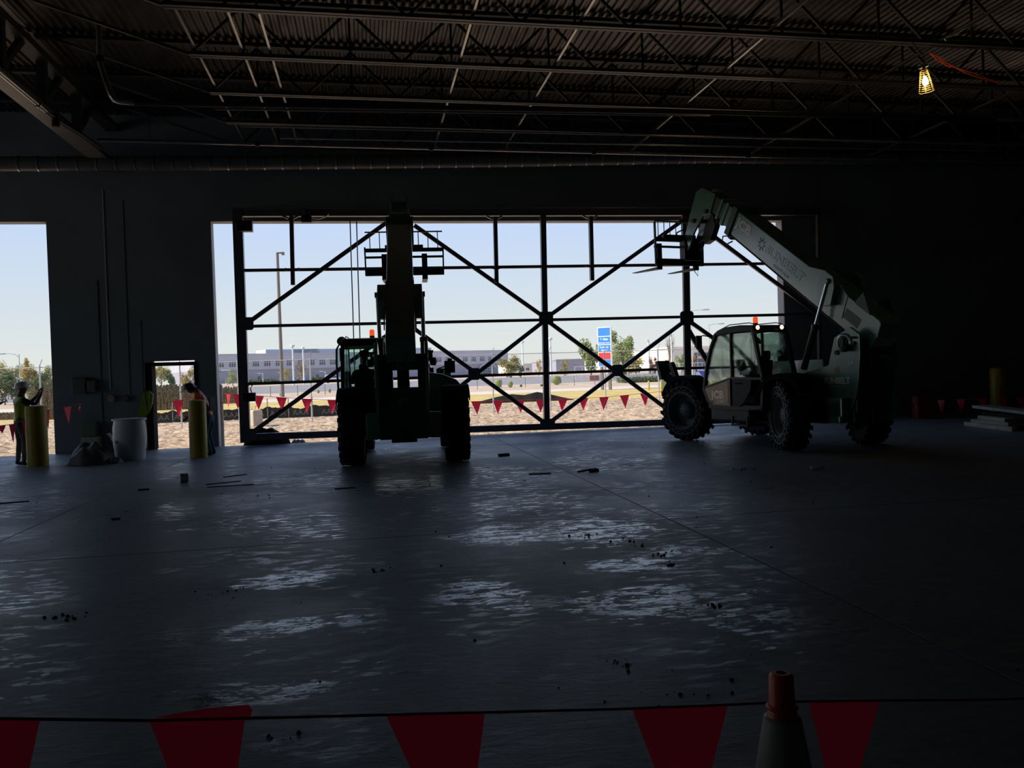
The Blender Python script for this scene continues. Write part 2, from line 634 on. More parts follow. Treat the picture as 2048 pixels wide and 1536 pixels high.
# ================================================================ the setting
WI, WO = 22.05, 22.42          # inner and outer face of the door wall
ZL = at(700, 447, WO).z        # underside of the lintel
XA = at(92, 447, WI).x         # edge of the left doorway
XB = at(421, 450, WI).x        # left edge of the great doorway
XC = at(1553, 560, WO).x + .02
XD0, XD1 = at(313.5, 800, WO).x - .02, at(392, 800, WI).x
ZD = at(345, 731, WI).z
flr = MB().box(-24, 26, -14, 22.1, -.35, -.02).build('floor', K['wall'])
flr['kind'] = 'structure'
xs = [-24, -17.9, -10.9, -3.9, 3.1, 10.1, 17.1, 26]
ys = [-14, -6.9, 1.3, 8.45, 13.5, 18.6, 22.1]
for i in range(len(xs) - 1):
    for j in range(len(ys) - 1):
        MB().box(xs[i] + .007, xs[i + 1] - .007, ys[j] + .007, ys[j + 1] - (.007 if j < 5 else 0), -.02, 0).build('slab', K['floor'], flr, bevel=.003)

w = MB()
w.box(-24, -20, WI, WO, -.3, 8.6)
w.box(-20, XA, WI, WO, ZL, 8.6)
w.box(XA, XD0, WI, WO, -.3, 8.6)
w.box(XD0, XD1, WI, WO, ZD + .125, 8.6)
w.box(XD1, XB, WI, WO, -.3, 8.6)
w.box(XB, XC, WI, WO, ZL, 8.6)
w.box(XC, 26, WI, WO, -.3, 8.6)
w.build('wall_front', K['wall'], kind='structure')
# thin paler reveals of the openings (sills of the lintels and jambs)
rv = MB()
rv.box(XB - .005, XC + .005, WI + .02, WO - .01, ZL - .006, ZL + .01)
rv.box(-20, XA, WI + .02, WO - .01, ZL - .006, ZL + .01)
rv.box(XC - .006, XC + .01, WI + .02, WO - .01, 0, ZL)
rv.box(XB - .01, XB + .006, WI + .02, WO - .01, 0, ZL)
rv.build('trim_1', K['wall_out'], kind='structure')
MB().box(-24.3, -24, -14, 6, -.3, 8.8).box(-24.3, -24, 15, WO, -.3, 8.8).box(-24.3, -24, 6, 15, 5.6, 8.8).build('wall_left', K['wall'], kind='structure')
MB().box(26, 26.3, -14, WO, -.3, 8.8).build('wall_right', K['wall'], kind='structure')
MB().box(-24.3, 26.3, -14.3, -14, -.3, 8.8).build('wall_back', K['wall'], kind='structure')


def zroof(x):
    return 8.22 - .011 * x


ceil = MB().hexa([(-24.3, -14.3, zroof(-24) + .05), (26.3, -14.3, zroof(26) + .05), (26.3, 22.6, zroof(26) + .05), (-24.3, 22.6, zroof(-24) + .05),
                  (-24.3, -14.3, 8.9), (26.3, -14.3, 8.9), (26.3, 22.6, 8.9), (-24.3, 22.6, 8.9)]).build('ceiling', K['wall'], kind='structure')
dk = MB()
per = .1524
for k in range(6):
    x = k * per
    pr = [(x, .038), (x + .05, .038), (x + .07, 0), (x + .125, 0), (x + .1524, .038)]
    for (a, za), (b_, zb) in zip(pr, pr[1:]):
        dk.add([(a, -14, za), (b_, -14, zb), (b_, 22.0, zb), (a, 22.0, za)], [(0, 1, 2, 3)])
    dk.add([(x + .069, -14, -.002), (x + .072, -14, -.008), (x + .072, 22, -.008), (x + .069, 22, -.002)], [(0, 1, 2, 3)])
sheet = dk.build('deck_sheet', K['deck'], ceil)
sheet.location = (-16, 0, zroof(-16))
for k in range(1, 42):
    x = -16 + k * per * 6
    inst('deck_sheet', sheet, ceil, Matrix.Translation((x, 0, zroof(x))))

# ---------------------------------------------------------------- roof joists
JD = .93                                    # joist depth
ord_ = ['nearest the door wall', 'second from the wall', 'third from the wall', 'fourth from the wall', 'fifth from the wall', 'sixth from the wall', 'seventh from the wall', 'eighth from the wall']
d0, d1, dv = MB(), MB(), MB()
d0.bar((0, 0, .03), (.9, 0, JD - .03), .045, .045)
d1.bar((.9, 0, JD - .03), (1.8, 0, .03), .045, .045)
dv.bar((0, 0, .03), (0, 0, JD - .03), .035, .035)
proto_w = None


def zbot(x):
    return 7.19 - .011 * x


def joist(n, Y, x0, x1, xt0, xt1, label):
    global proto_w
    t = thing('roof_joist', label, 'roof joist', (x0, Y, zbot(x0)), 0, 'roof joists')
    for dz in (-.028, .028):
        pass
    b_ = MB()
    for dy in (-.045, .045):
        b_.hexa([(0, dy - .035, 0), (x1 - x0, dy - .035, zbot(x1) - zbot(x0)), (x1 - x0, dy + .035, zbot(x1) - zbot(x0)), (0, dy + .035, 0),
                 (0, dy - .035, .012), (x1 - x0, dy - .035, zbot(x1) - zbot(x0) + .012), (x1 - x0, dy + .035, zbot(x1) - zbot(x0) + .012), (0, dy + .035, .012)])
        s_ = 1 if dy > 0 else -1
        ya, yb = dy - s_ * .035, dy - s_ * .025
        b_.hexa([(0, ya, 0), (x1 - x0, ya, zbot(x1) - zbot(x0)), (x1 - x0, yb, zbot(x1) - zbot(x0)), (0, yb, 0),
                 (0, ya, .085), (x1 - x0, ya, zbot(x1) - zbot(x0) + .085), (x1 - x0, yb, zbot(x1) - zbot(x0) + .085), (0, yb, .085)])
    b_.build('bottom_chord', K['gsteel'], t)
    a, c = xt0 - x0, xt1 - x0
    za, zc = zbot(xt0) - zbot(x0) + JD, zbot(xt1) - zbot(x0) + JD
    MB().hexa([(a, -.07, za), (c, -.07, zc), (c, .07, zc), (a, .07, za), (a, -.07, za + .07), (c, -.07, zc + .07), (c, .07, zc + .07), (a, .07, za + .07)]).build('top_chord', K['steel'], t)
    MB().bar((a + .3, 0, za), (0, 0, .03), .05, .05).build('web_bar', K['gsteel'], t)
    if proto_w is None:
        proto_w = [m.build('web_bar', K['steel'], t) for m in (d0, d1, dv)]
        src = proto_w
        first = True
    else:
        first = False
    N_ = int((x1 - x0) / 1.8)
    for k in range(N_):
        z = zbot(x0 + 1.8 * k + .9) - zbot(x0)
        for q, (p_, off) in enumerate(zip(proto_w, (0, 0, .9))):
            if first and k == 0:
                p_.location = (off, 0, 0)
                continue
            inst('web_bar', p_, t, Matrix.Translation((1.8 * k + off, 0, z)))


for k in range(4, -4, -1):
    joist(k, 13.15 + 1.92 * k, -2.8, 18.8, -5.9, 21, 'long steel joist above the two lifts, ' + ord_[4 - k])
for k in range(4, -1, -1):
    joist(k, 13.15 + 1.92 * k, -15.0, -9.6, -18, -6.0, 'short steel joist left of the girder, ' + ord_[4 - k])

brx = [(-2.68, 'leftmost, ending at the joist ends'), (-1.91, 'second from the left'), (-1.45, 'third from the left'), (1.84, 'above the space right of the left lift'), (3.6, 'above the middle post of the door frame'),
       (6.88, 'left of the right lift boom'), (10.14, 'passing the lit bulb'), (13.55, 'rightmost')]
for x, l in brx:
    o = MB()
    o.box(-.022, .022, 6.0, 20.6, 0, .006)
    o.box(-.022, -.016, 6.0, 20.6, 0, .045)
    o = o.build('bridging_bar', K['galv'])
    o.location = (x, 0, zbot(x) + .085)
    tag(o, 'thin steel bridging bar running across the joists, ' + l, 'bar', 'bridging bars')

# girder at the left
g = thing('girder', 'deep steel girder running to the door wall, left of the joists', 'girder', (-5.97, 0, 6.9))
MB().box(-.21, .21, -10, WI - .005, 0, .03).build('bottom_flange', K['gsteel'], g)
MB().box(-.02, .02, -10, WI - .005, .03, .28).build('bottom_chord', K['steel'], g)
MB().box(-.15, .15, -10, WI - .005, 1.0, 1.14).build('top_chord', K['steel'], g)
pw = None
for k in range(15):
    y = -8 + 1.92 * k + .5
    if pw is None:
        pw = MB().bar((0, 0, .2), (0, .96, 1.05), .12, .1).build('web_bar', K['steel'], g)
        pv = MB().box(-.08, .08, -.08, .08, .25, 1.05).build('web_post', K['steel'], g)
        pw.location, pv.location = (0, y, 0), (0, y, 0)
    else:
        inst('web_bar', pw, g, Matrix.Translation((0, y, 0)))
        inst('web_post', pv, g, Matrix.Translation((0, y, 0)))

# sprinkler pipes and conduits
t = thing('sprinkler_pipe', 'pale steel pipe with couplings running level across above the duct', 'pipe', (0, 19.95, 7.04))
MB().tube([(-5.72, 0, .068), (22, 0, -.25)], .042, 12).build('pipe', K['galv'], t, True)
for px in (515, 862, 1187, 1495, 1800):
    x = at(px, 290, 19.95).x
    MB().tube([(x - .05, 0, -.011 * x), (x + .05, 0, -.011 * x)], .062, 12).build('coupling', K['black'], t, True)
for px in (300, 700, 1020, 1340, 1640):
    x = at(px, 290, 19.95).x
    MB().tube([(x, 0, -.011 * x), (x, 0, 1.1 - .011 * x)], .007, 5).build('hanger_rod', K['steel'], t)
t = thing('girder_pipe', 'bright steel pipe hung along the underside of the left girder', 'pipe', (-5.78, 12, 6.84))
MB().tube([(0, -9, 0), (0, 5.0, 0)], .05, 12).build('pipe', K['galv'], t, True)
MB().tube([(0, 4.6, 0), (0, 4.68, 0)], .068, 12).build('coupling', K['galv'], t, True)
MB().tube([(0, 5.0, 0), (.02, 5.5, -.02), (.15, 6.6, -.02), (.2, 7.6, .0)], .05, 10).build('valve_run', K['black'], t, True)
MB().tube([(.04, 5.4, -.20), (.04, 5.4, .05)], .07, 10).build('valve', K['black'], t, True)
t = thing('bent_conduit', 'large bent conduit dropping from the roof at the left then running right', 'conduit', (-4.65, 16.5, 6.86))
p0 = V(-4.65, 16.5, 6.86)
pts = [at(197, -40, 16.5), at(199, 120, 16.5), at(203, 135, 16.5), at(222, 190, 16.5), at(229, 199, 16.5), at(240, 203, 16.5), at(270, 206, 16.5)]
MB().tube([p - p0 for p in pts], .055, 10).build('bend', K['galv'], t, True)
MB().tube([at(199, 112, 16.5) - p0, at(200, 124, 16.5) - p0], .075, 10).build('coupling', K['black'], t, True)
MB().tube([at(270, 206, 16.5) - p0, at(700, 213, 16.5) - p0, at(1400, 224, 16.3) - p0, at(1990, 240, 16.3) - p0], .05, 8).build('level_run', K['steel'], t, True)
for a_, b_, y0_, y1_, Y, l in ((430, 1420, 218, 231, 17.2, 'thin conduit just below the bent conduit run'), (480, 1560, 252, 276, 18.5, 'thin conduit between the bent conduit and the sprinkler pipe'),
                              (560, 1990, 276, 302, 19.2, 'thin conduit directly above the sprinkler pipe')):
    p, q = at(a_, y0_, Y), at(b_, y1_, Y)
    q.y = Y
    o = MB().tube([(0, 0, 0), q - p], .024, 8).build('conduit', K['galv'], smooth=True)
    o.location = p
    tag(o, l, 'conduit')
# ribbed duct
dp = [at(x, y - 14, 20.9) for x, y in ((-60, 342), (340, 341), (700, 338), (1000, 335), (1400, 328), (1700, 330), (1990, 326))]
t = thing('spiral_duct', 'long dark round duct with bands hung along the door wall', 'duct', tuple(dp[0]))
MB().tube([p - dp[0] for p in dp], .17, 20).build('duct_body', K['gsteel'], t, True)
band = None
tot = (dp[-1] - dp[0]).length
k, s_ = 0, .2
while s_ < tot - .3:
    acc, seg = 0, 0
    for seg in range(len(dp) - 1):
        L_ = (dp[seg + 1] - dp[seg]).length
        if acc + L_ > s_:
            break
        acc += L_
    p = dp[seg].lerp(dp[seg + 1], (s_ - acc) / L_) - dp[0]
    if band is None:
        band = MB().lathe((-.02, 0, 0), (1, 0, 0), [(.165, 0), (.186, 0), (.186, .035), (.165, .035)], 20).build('duct_band', K['galv'], t, True)
        band.location = p
    else:
        inst('duct_band', band, t, Matrix.Translation(p))
    s_ += .42
    k += 1

# ---------------------------------------------------------------- great door frame
FY = 21.72


def F(px, py, dy=0.):
    return at(px, py, FY) + V(0, dy, 0)


df = thing('door_frame', 'huge dark steel truss door frame filling the wide opening', 'door frame', (F(490, 880).x, FY, .1))
fo = V(*df.location)


def fbar(name, a, b_, w_, d=.1, dy=0., m=None):
    return MB().bar(F(*a, dy) - fo, F(*b_, dy) - fo, d, w_, None).build(name, m or K['frame'], df)


def fmem(name, a, b_, w_, d=.1, dy=0., m=None):
    p, q = F(*a, dy) - fo, F(*b_, dy) - fo
    n = V(0, 1, 0)
    dr = (q - p).normalized()
    a_ = n.cross(dr).normalized() * (w_ / 2)
    h = n * (d / 2)
    return MB().hexa([p - a_ - h, p + a_ - h, p + a_ + h, p - a_ + h, q - a_ - h, q + a_ - h, q + a_ + h, q - a_ + h]).build(name, m or K['frame'], df)


fmem('end_post', (475, 420), (491.5, 885), .235, .2)
fmem('middle_post', (1085.5, 425), (1093.5, 850), .145, .15)
fmem('post', (1371.5, 425), (1378, 848), .12, .16)
fmem('guide_post', (1364.5, 425), (1371, 848), .06, .10, -.05, K['gsteel'])
fmem('end_post', (1634.5, 424), (1640, 842), .08, .12, -.02, K['gsteel'])
fmem('bottom_rail', (485, 874.5), (1640, 834), .165, .16)
fmem('top_rail', (468, 427), (1638, 425), .16, .16)
fmem('rail', (485, 541), (1600, 526.5), .075, .08)
fmem('rail', (488, 652.8), (1640, 628), .075, .08)
fmem('rail', (490, 768), (1640, 727), .075, .08)
for a, b_ in (((500, 644), (778, 443)), ((828, 452), (1090, 637)), ((1090, 637), (1366, 440)), ((1366, 430), (1640, 635)),
              ((500, 868), (800, 652)), ((820, 652), (1090, 847)), ((1090, 640), (820, 850)), ((1090, 640), (1370, 846)), ((1370, 640), (1096, 846)), ((1372, 640), (1640, 830))):
    fmem('brace', a, b_, .105, .07, -.09)
fmem('brace', (1376, 655), (1490, 845), .13, .08, .09)


def gus(px, py, w_, h_, name='gusset_plate'):
    p = F(px, py) - fo
    c = .28
    q = [(-w_, -h_ + c * h_), (-w_ + c * w_, -h_), (w_ - c * w_, -h_), (w_, -h_ + c * h_), (w_, h_ - c * h_), (w_ - c * w_, h_), (-w_ + c * w_, h_), (-w_, h_ - c * h_)]
    MB().prism([p + V(x, -.15, z) for x, z in q], (0, .03, 0)).build(name, K['frame'], df)


for g_ in ((497, 648, .14, .16), (1090, 637, .19, .17), (947, 748, .155, .155), (1232, 741, .155, .155), (1370, 637, .19, .19), (1093, 846, .2, .12), (502, 868, .15, .14), (808, 651, .2, .17)):
    gus(*g_)
tr = MB()
p, q = F(468, 418.5, -.12), F(1636, 417, -.12)
tr.bar(p - fo, q - fo, .06, .03)
tr.build('door_track', K['galv'], df)

# stub posts hanging from the head of the opening
for i, (px, y0, y1, l) in enumerate(((583, 433, 570, 'leftmost'), (990, 434, 565, 'middle one, left of the middle post'), (1181, 433, 561, 'right one, right of the middle post'))):
    p, q = at(px, y0, 21.5), at(px + 3, y1, 21.5)
    t = thing('hanging_post', 'short steel post hanging from the door head, ' + l, 'post', tuple(q), 0, 'hanging posts')
    MB().bar(p - q, (0, 0, 0), .1, .13).build('post', K['frame'], t)
    for s_ in (-1, 1):
        MB().bar(V(s_ * .06, -.02, p.z - q.z - .05), V(s_ * .2, -.02, p.z - q.z + .02), .03, .05).build('bracket', K['galv'], t)
        MB().bar(V(s_ * .05, -.05, .36), V(s_ * .18, -.05, .40), .03, .05).build('clip', K['black'], t)
# box and light at door head, control box with cables
o = MB().box(-.19, .19, -.12, .1, -.13, .13).build('junction_box', K['black'], bevel=.01)
o.location = at(481, 453, 21.5) + V(.1, 0, 0)
tag(o, 'dark box fixed at the top of the left door post', 'box')
t = thing('door_motor', 'small dark motor unit under the door head near the left hanging post', 'motor', tuple(at(613, 436, 21.52)))
MB().box(-.13, .13, -.1, .13, -.12, .05).build('housing', K['black'], t, bevel=.015)
MB().cyl((0, -.02, .05), (0, -.02, .2), .1, 14).build('drum', K['black'], t, True)
MB().tube([(.13, 0, 0), (.3, -.02, -.03), (.45, -.02, .02), (.55, 0, .1)], .014, 6).build('cable', K['galv'], t, True)
t = thing('control_box', 'dark control box with two looped cables on the left door post', 'control box', tuple(at(500, 795, 21.62)))
MB().box(-.17, .14, -.06, .06, -.1, .12).build('housing', K['black'], t, bevel=.01)
for dx in (-.06, .04):
    MB().tube([(dx, 0, .12), (dx - .02, 0, .22), (dx + .02, 0, .30), (dx + .09, .05, .36)], .014, 6).build('cable', K['black'], t, True)
# two ropes
for px, a in ((705, 'left'), (717, 'right')):
    p, q = at(px - 5 if a == 'left' else px - 4, 440, 21.0), at(px + 8, 860, 21.0)
    q.z = 0.03
    o = MB().tube([(0, 0, 0), q - p], .014, 6).build('hanging_rope', K['gsteel'], smooth=True)
    o.location = p
    tag(o, a + ' one of two thin ropes hanging straight down beside the left lift cab', 'rope', 'hanging ropes')

K['matt'] = mat('matt_dark_paint', (.03, .03, .032), .95, spec=.05)
# personnel door frame
t = thing('door_1', 'narrow doorway frame without a leaf', 'door')
for k in ('label', 'category'):
    del t[k]
t['kind'] = 'structure'
q = MB()
q.box(XD0 - .12, XD0 + .02, WI - .03, WO, -.0, ZD + .06)
q.build('jamb', K['matt'], t)
MB().box(XD1 - .02, XD1 + .06, WI - .03, WO, 0, ZD + .06).build('jamb', K['matt'], t)
MB().box(XD0 - .12, XD1 + .06, WI - .03, WO, ZD, ZD + .085).build('head', K['matt'], t)
MB().box(XD0 - .17, XD0 - .13, WI - .06, WI, 0, ZD + .06).build('gap_light_strip', K['galv'], t)  # pale metal strip in place of daylight seen through a gap by the jamb

# wall services on the pier
for i, (a, b_, r_, l) in enumerate((((204, 380), (221, 780), .016, 'bright thin conduit running down the pier to the round outlet'), ((250, 400), (260, 790), .014, 'dull thin conduit on the pier right of the bright one'),
                                   ((280, 640), (287, 800), .012, 'short thin conduit on the pier next to the narrow doorway'), ((186, 560), (206, 880), .018, 'long thin conduit on the pier above the tarp heap'))):
    p, q = at(*a, WI - r_ + .004), at(*b_, WI - r_ + .004)
    p.x = q.x
    o = MB().tube([(0, 0, 0), p - q], r_, 8).build('conduit', K['galv2'] if i == 0 else K['wall'], smooth=True)
    o.location = q
    tag(o, l, 'conduit')
for (px, py, w_, h_, l, nm) in ((160, 772, .16, .2, 'grey electrical panel on the pier, left one', 'electrical_panel'), (185, 772, .1, .14, 'smaller grey electrical panel on the pier, right of the other', 'electrical_panel')):
    t = thing(nm, l, 'electrical panel', tuple(at(px, py, WI - .1)))
    MB().box(-w_, w_, -.08, .1, -h_, h_).build('cabinet', K['gsteel'], t, bevel=.01)
    MB().box(-w_ + .02, w_ - .02, -.095, -.08, -h_ + .02, h_ - .02).build('cover', K['gsteel'], t, bevel=.004)
    MB().box(w_ - .06, w_ - .04, -.11, -.095, -.03, .03).build('latch', K['galv'], t)
t = thing('outlet_ring', 'round grey pipe stub with a ring on the pier, under the bright conduit', 'outlet', tuple(at(223, 797, WI - .05)))
MB().lathe((0, -.06, 0), (0, 1, 0), [(.06, 0), (.085, 0), (.085, .1), (.06, .1), (.05, .02)], 20).build('ring', K['galv'], t, True)
MB().tube([(0, -.02, .08), (0, -.02, .25)], .012, 6).build('stem', K['galv'], t)
t = thing('outlet_ring', 'darker round pipe stub on the pier, right of the other ring', 'outlet', tuple(at(250, 797, WI - .05)))
MB().lathe((0, -.06, 0), (0, 1, 0), [(.06, 0), (.085, 0), (.085, .1), (.06, .1), (.05, .02)], 20).build('ring', K['gsteel'], t, True)
t = thing('green_box', 'dull green box low against the pier behind the tarp heap', 'box', tuple(at(181, 861, WI - .25)))
MB().box(-.15, .15, -.14, .14, -.14, .17).build('body', K['elec'], t, bevel=.01)
MB().box(-.16, .16, -.15, .15, .17, .2).build('lid', K['elec'], t, bevel=.005)
MB().box(-.18, .2, -.17, .17, -.56, -.15).build('plinth', K['concrete'], t, bevel=.01)
# ================================================================ telescopic handlers
K['doorglass'] = mat('dark_door_glass', (.035, .03, .028), .12, spec=.7)
K['faint'] = mat('worn_decal', (.30, .38, .34), .3, coat=1)
BA = math.radians(35.2)
PV = (-.90, 1.97)


def bl(u, v, s=0.):          # boom space -> machine space (s right, x forward, z up)
    return V(s, PV[0] + u * math.cos(BA) - v * math.sin(BA), PV[1] + u * math.sin(BA) + v * math.cos(BA))


def sp(poly, s0, s1, mb=None):     # side polygon (x,z) extruded from s0 to s1
    mb = mb or MB()
    return mb.prism([V(s0, x, z) for x, z in poly], (s1 - s0, 0, 0))


def bp(poly, s0, s1, mb=None):     # boom space polygon (u,v)
    mb = mb or MB()
    return mb.prism([bl(u, v, s0) for u, v in poly], (s1 - s0, 0, 0))


_wheel = None


def wheel(parent, s, x, steer, side):
    global _wheel
    w = bpy.data.objects.new('wheel', None)
    w.empty_display_size = .1
    C.objects.link(w)
    w.parent = parent
    w.location = (s, x, .66)
    w.rotation_euler = (0, 0, steer + (0 if side > 0 else PI))
    if _wheel is None:
        R_, W_ = .625, .21
        t = MB()
        t.lathe((0, 0, 0), (1, 0, 0), [(.40, -W_ + .03), (.54, -W_ + .01), (.60, -W_ + .03), (R_, -W_ + .07), (R_, W_ - .07), (.60, W_ - .03), (.54, W_ - .01), (.40, W_ - .03), (.36, W_ - .06), (.36, -W_ + .06)], 48, True)
        n = 22
        for sd in (-1, 1):
            for k in range(n):
                a0 = 2 * PI * (k + (.5 if sd > 0 else 0)) / n
                p = []
                for (xx, da, rr) in ((0.0, .09, R_), (0.0, .20, R_), (W_ + .005, -.02, R_ - .03), (W_ + .005, -.13, R_ - .03)):
                    a = a0 + da
                    p.append((sd * xx, math.cos(a) * (rr - .03), math.sin(a) * (rr - .03)))
                for (xx, da, rr) in ((0.0, .10, .662), (0.0, .19, .662), (W_ - .005, -.03, .650), (W_ - .005, -.12, .650)):
                    a = a0 + da
                    p.append((sd * xx, math.cos(a) * rr, math.sin(a) * rr))
                t.hexa(p)
                a1, a2 = a0 - .13, a0 - .02       # shoulder part of the lug, down the sidewall
                t.hexa([(sd * (W_ - .02), math.cos(a) * r, math.sin(a) * r) for a, r in ((a1, .645), (a2, .645), (a2, .55), (a1, .55))] +
                       [(sd * (W_ + .012), math.cos(a) * r, math.sin(a) * r) for a, r in ((a1, .635), (a2, .635), (a2, .56), (a1, .56))])
        tyre = t.build('tyre', K['rubber'], w)
        r = MB()
        r.lathe((0, 0, 0), (1, 0, 0), [(.37, -.15), (.37, .14), (.395, .16), (.395, .18), (.36, .18), (.34, .15), (.31, .05), (.18, .02), (.17, .10), (.12, .13), (.001, .13), (.001, -.05), (.30, -.06)], 40, True)
        rim = r.build('rim', K['rim'], w, True)
        z = MB()
        for k in range(22):
            a, b_, c = (2 * PI * (k + q) / 22 for q in (0, .5, 1))
            z.bar((W_ + .004, math.cos(a) * .42, math.sin(a) * .42), (W_ + .004, math.cos(b_) * .51, math.sin(b_) * .51), .014, .014, (1, 0, 0))
            z.bar((W_ + .004, math.cos(b_) * .51, math.sin(b_) * .51), (W_ + .004, math.cos(c) * .42, math.sin(c) * .42), .014, .014, (1, 0, 0))
        z.lathe((W_ - .012, 0, 0), (1, 0, 0), [(.515, 0), (.535, 0), (.535, .02), (.515, .02)], 44, True)
        z.lathe((W_ - .02, 0, 0), (1, 0, 0), [(.395, 0), (.42, 0), (.42, .03), (.395, .03)], 44, True)
        web = z.build('aperture_ring', K['rim'], w)
        bo = MB()
        for k in range(10):
            a = 2 * PI * k / 10
            bo.cyl((.02, math.cos(a) * .14, math.sin(a) * .14), (.145, math.cos(a) * .14, math.sin(a) * .14), .014, 6)
        bolts = bo.build('wheel_nuts', K['rim'], w)
        _wheel = (tyre, rim, web, bolts)
    else:
        for p in _wheel:
            inst(p.name.split('.')[0], p, w)
    return w


def handler(label, loc, th, steer_f, steer_r, car, lamps, busy):
    G, D, B = K['green'], K['dkgreen'], K['black']
    t = thing('telescopic_handler', label, 'forklift', (loc[0], loc[1], 0), -th, 'telescopic handlers')
    for s, x, st in ((-.96, 0, steer_r), (.96, 0, steer_r), (-.96, 3.2, steer_f), (.96, 3.2, steer_f)):
        wheel(t, s, x, st, 1 if s > 0 else -1)
    # chassis
    m = MB()
    m.box(-.42, .42, -1.05, 3.7, .52, .80)
    m.box(-.36, .36, -.9, 3.4, .8, 1.15)
    m.box(-.62, .62, -.55, 2.45, .50, .72)
    m.build('chassis', D, t, bevel=.02)
    m = MB()
    for x in (0, 3.2):
        m.tube([(-.80, x, .66), (-.45, x, .66), (-.3, x, .64), (.3, x, .64), (.45, x, .66), (.80, x, .66)], [.11, .11, .17, .17, .11, .11], 12)
        m.cyl((-.8, x, .44), (-.8, x, .88), .07, 10)
        m.cyl((.8, x, .44), (.8, x, .88), .07, 10)
    m.build('axle', B, t)
    m = MB()
    m.box(-.66, -.44, -.95, -.62, .52, .92).box(.44, .66, -.95, -.62, .52, .92).box(-.66, .66, -1.0, -.62, .62, .98)
    m.build('rear_beam', G, t, bevel=.03)
    m = MB()
    m.box(-.22, .22, -1.0, -.7, .46, .6)
    m.box(-.06, .06, -1.12, -1.0, .50, .78)
    m.build('tow_hitch', B, t, bevel=.01)
    side = [(-1.04, 2.22), (-.90, 2.16), (-.66, 2.05), (-.50, 1.56), (-.28, 1.50), (.35, 1.40), (.42, 1.15), (.30, .72), (-1.0, .72), (-1.13, .98), (-1.20, 1.3), (-1.25, 1.7), (-1.25, 2.08)]
    for s0, s1 in ((-.46, -.40), (.40, .46)):
        sp(side, s0, s1).build('tower_plate', G, t, bevel=.008)
    m = MB()
    m.box(-.42, .42, -1.15, -.95, 1.72, 2.0)
    m.box(-.42, .42, -1.12, -.7, .72, 1.42)
    m.box(-.09, .12, -.9, -.6, 1.4, 1.75)
    m.box(-.40, -.17, -.8, -.5, 1.4, 1.74)
    m.box(.27, .40, -.8, -.5, 1.4, 1.74)
    m.build('crossmember', D, t, bevel=.015)
    for sd in (-1, 1):
        m = MB()
        m.lathe((sd * .40, PV[0], PV[1]), (sd, 0, 0), [(.10, 0), (.10, .10), (.06, .11), (.06, .14), (.03, .14)], 18)
        m.cyl((sd * .46, -1.13, 1.93), (sd * .50, -1.13, 1.93), .035, 8)
        m.cyl((sd * .46, -.72, 1.78), (sd * .49, -.72, 1.78), .045, 8)
        m.cyl((sd * .40, -1.13, 2.03), (sd * .55, -1.13, 2.03), .02, 8)
        m.build('pivot_pin', B, t, True)
    m = MB()
    m.lathe((-.462, PV[0] + .0, PV[1] - .02), (-1, 0, 0), [(.17, 0), (.17, .02), (.15, .03), (.13, .03), (.13, .012)], 22)
    m.build('pivot_boss', G, t, True)
    for sd in (-1, 1):
        m = MB().lathe((sd * .5, -1.0, 1.86), (sd, 0, 0), [(.02, -.02), (.07, 0), (.07, .09), (.02, .11)], 12)
        m.build('rear_lamp', K['plastic'], t, True)
    # boom
    m = bp([(-.42, .34), (-.36, .58), (-.30, .62), (4.28, .60), (4.28, .08), (.1, .06), (-.2, .0), (-.38, .12)], -.25, .25)
    outer = m.build('outer_boom', G, t, bevel=.015)
    m = MB()
    bp([(4.20, .02), (4.36, .02), (4.36, .66), (4.20, .66)], -.29, .29, m)
    bp([(4.28, -.10), (4.40, -.10), (4.40, .10), (4.28, .10)], -.12, .12, m)
    m.build('boom_collar', D, t, bevel=.01)
    bp([(4.2, .12), (4.66, .12), (4.66, .56), (4.2, .56)], -.21, .21).build('middle_boom', G, t, bevel=.01)
    bp([(4.60, .08), (4.70, .08), (4.70, .60), (4.60, .60)], -.235, .235).build('boom_collar', G, t, bevel=.008)
    bp([(4.6, .16), (5.45, .16), (5.45, .52), (4.6, .52)], -.17, .17).build('inner_boom', D, t, bevel=.01)
    bp([(4.88, .10), (4.96, .10), (4.96, .56), (4.88, .56)], -.19, .19).build('boom_collar', G, t, bevel=.008)
    for s0 in (-.20, .15):
        bp([(5.20, .56), (5.75, .48), (5.90, .30), (5.84, -.25), (5.78, -.62), (5.78, -.92), (5.66, -1.06), (5.52, -1.02), (5.46, -.85), (5.48, -.5), (5.38, -.05), (5.15, .12)], s0, s0 + .05).build('head_plate', G, t, bevel=.006)
    m = MB()
    for u, v, r in ((5.62, -.28, .05), (5.62, -.92, .06), (5.3, .1, .05)):
        m.cyl(bl(u, v, -.24), bl(u, v, .24), r, 14)
    m.build('head_pin', B, t, True)
    m = MB()
    m.tube([bl(5.0, .05, 0), bl(5.1, -.35, 0)], .06, 10)
    m.tube([bl(5.1, -.3, 0), bl(5.45, -.72, 0)], .035, 8)
    bp([(5.0, -.1), (5.24, .1), (5.34, -.25), (5.30, -.5), (5.12, -.62), (4.98, -.45)], -.07, .07, m)
    m.build('tilt_cylinder', B, t)
    # slits / markings on the outer boom
    for s_ in (-.262, .25):
        bp([(.45, .20), (.55, .62), (1.15, .78), (1.65, .62), (1.55, .10)], s_, s_ + .012).build('reinforcing_plate', G, t, bevel=.003)
    for sd in (-1, 1):
        m = MB()
        bp([(.70, .34), (.80, .66), (.92, .80), (1.14, .80), (1.24, .64), (1.16, .36), (.92, .18)], sd * .252, sd * .40, m)
        m.cyl(bl(.99, .67, sd * .30), bl(.99, .67, sd * .45), .05, 14)
        m.build('cylinder_bracket', G, t, bevel=.006)
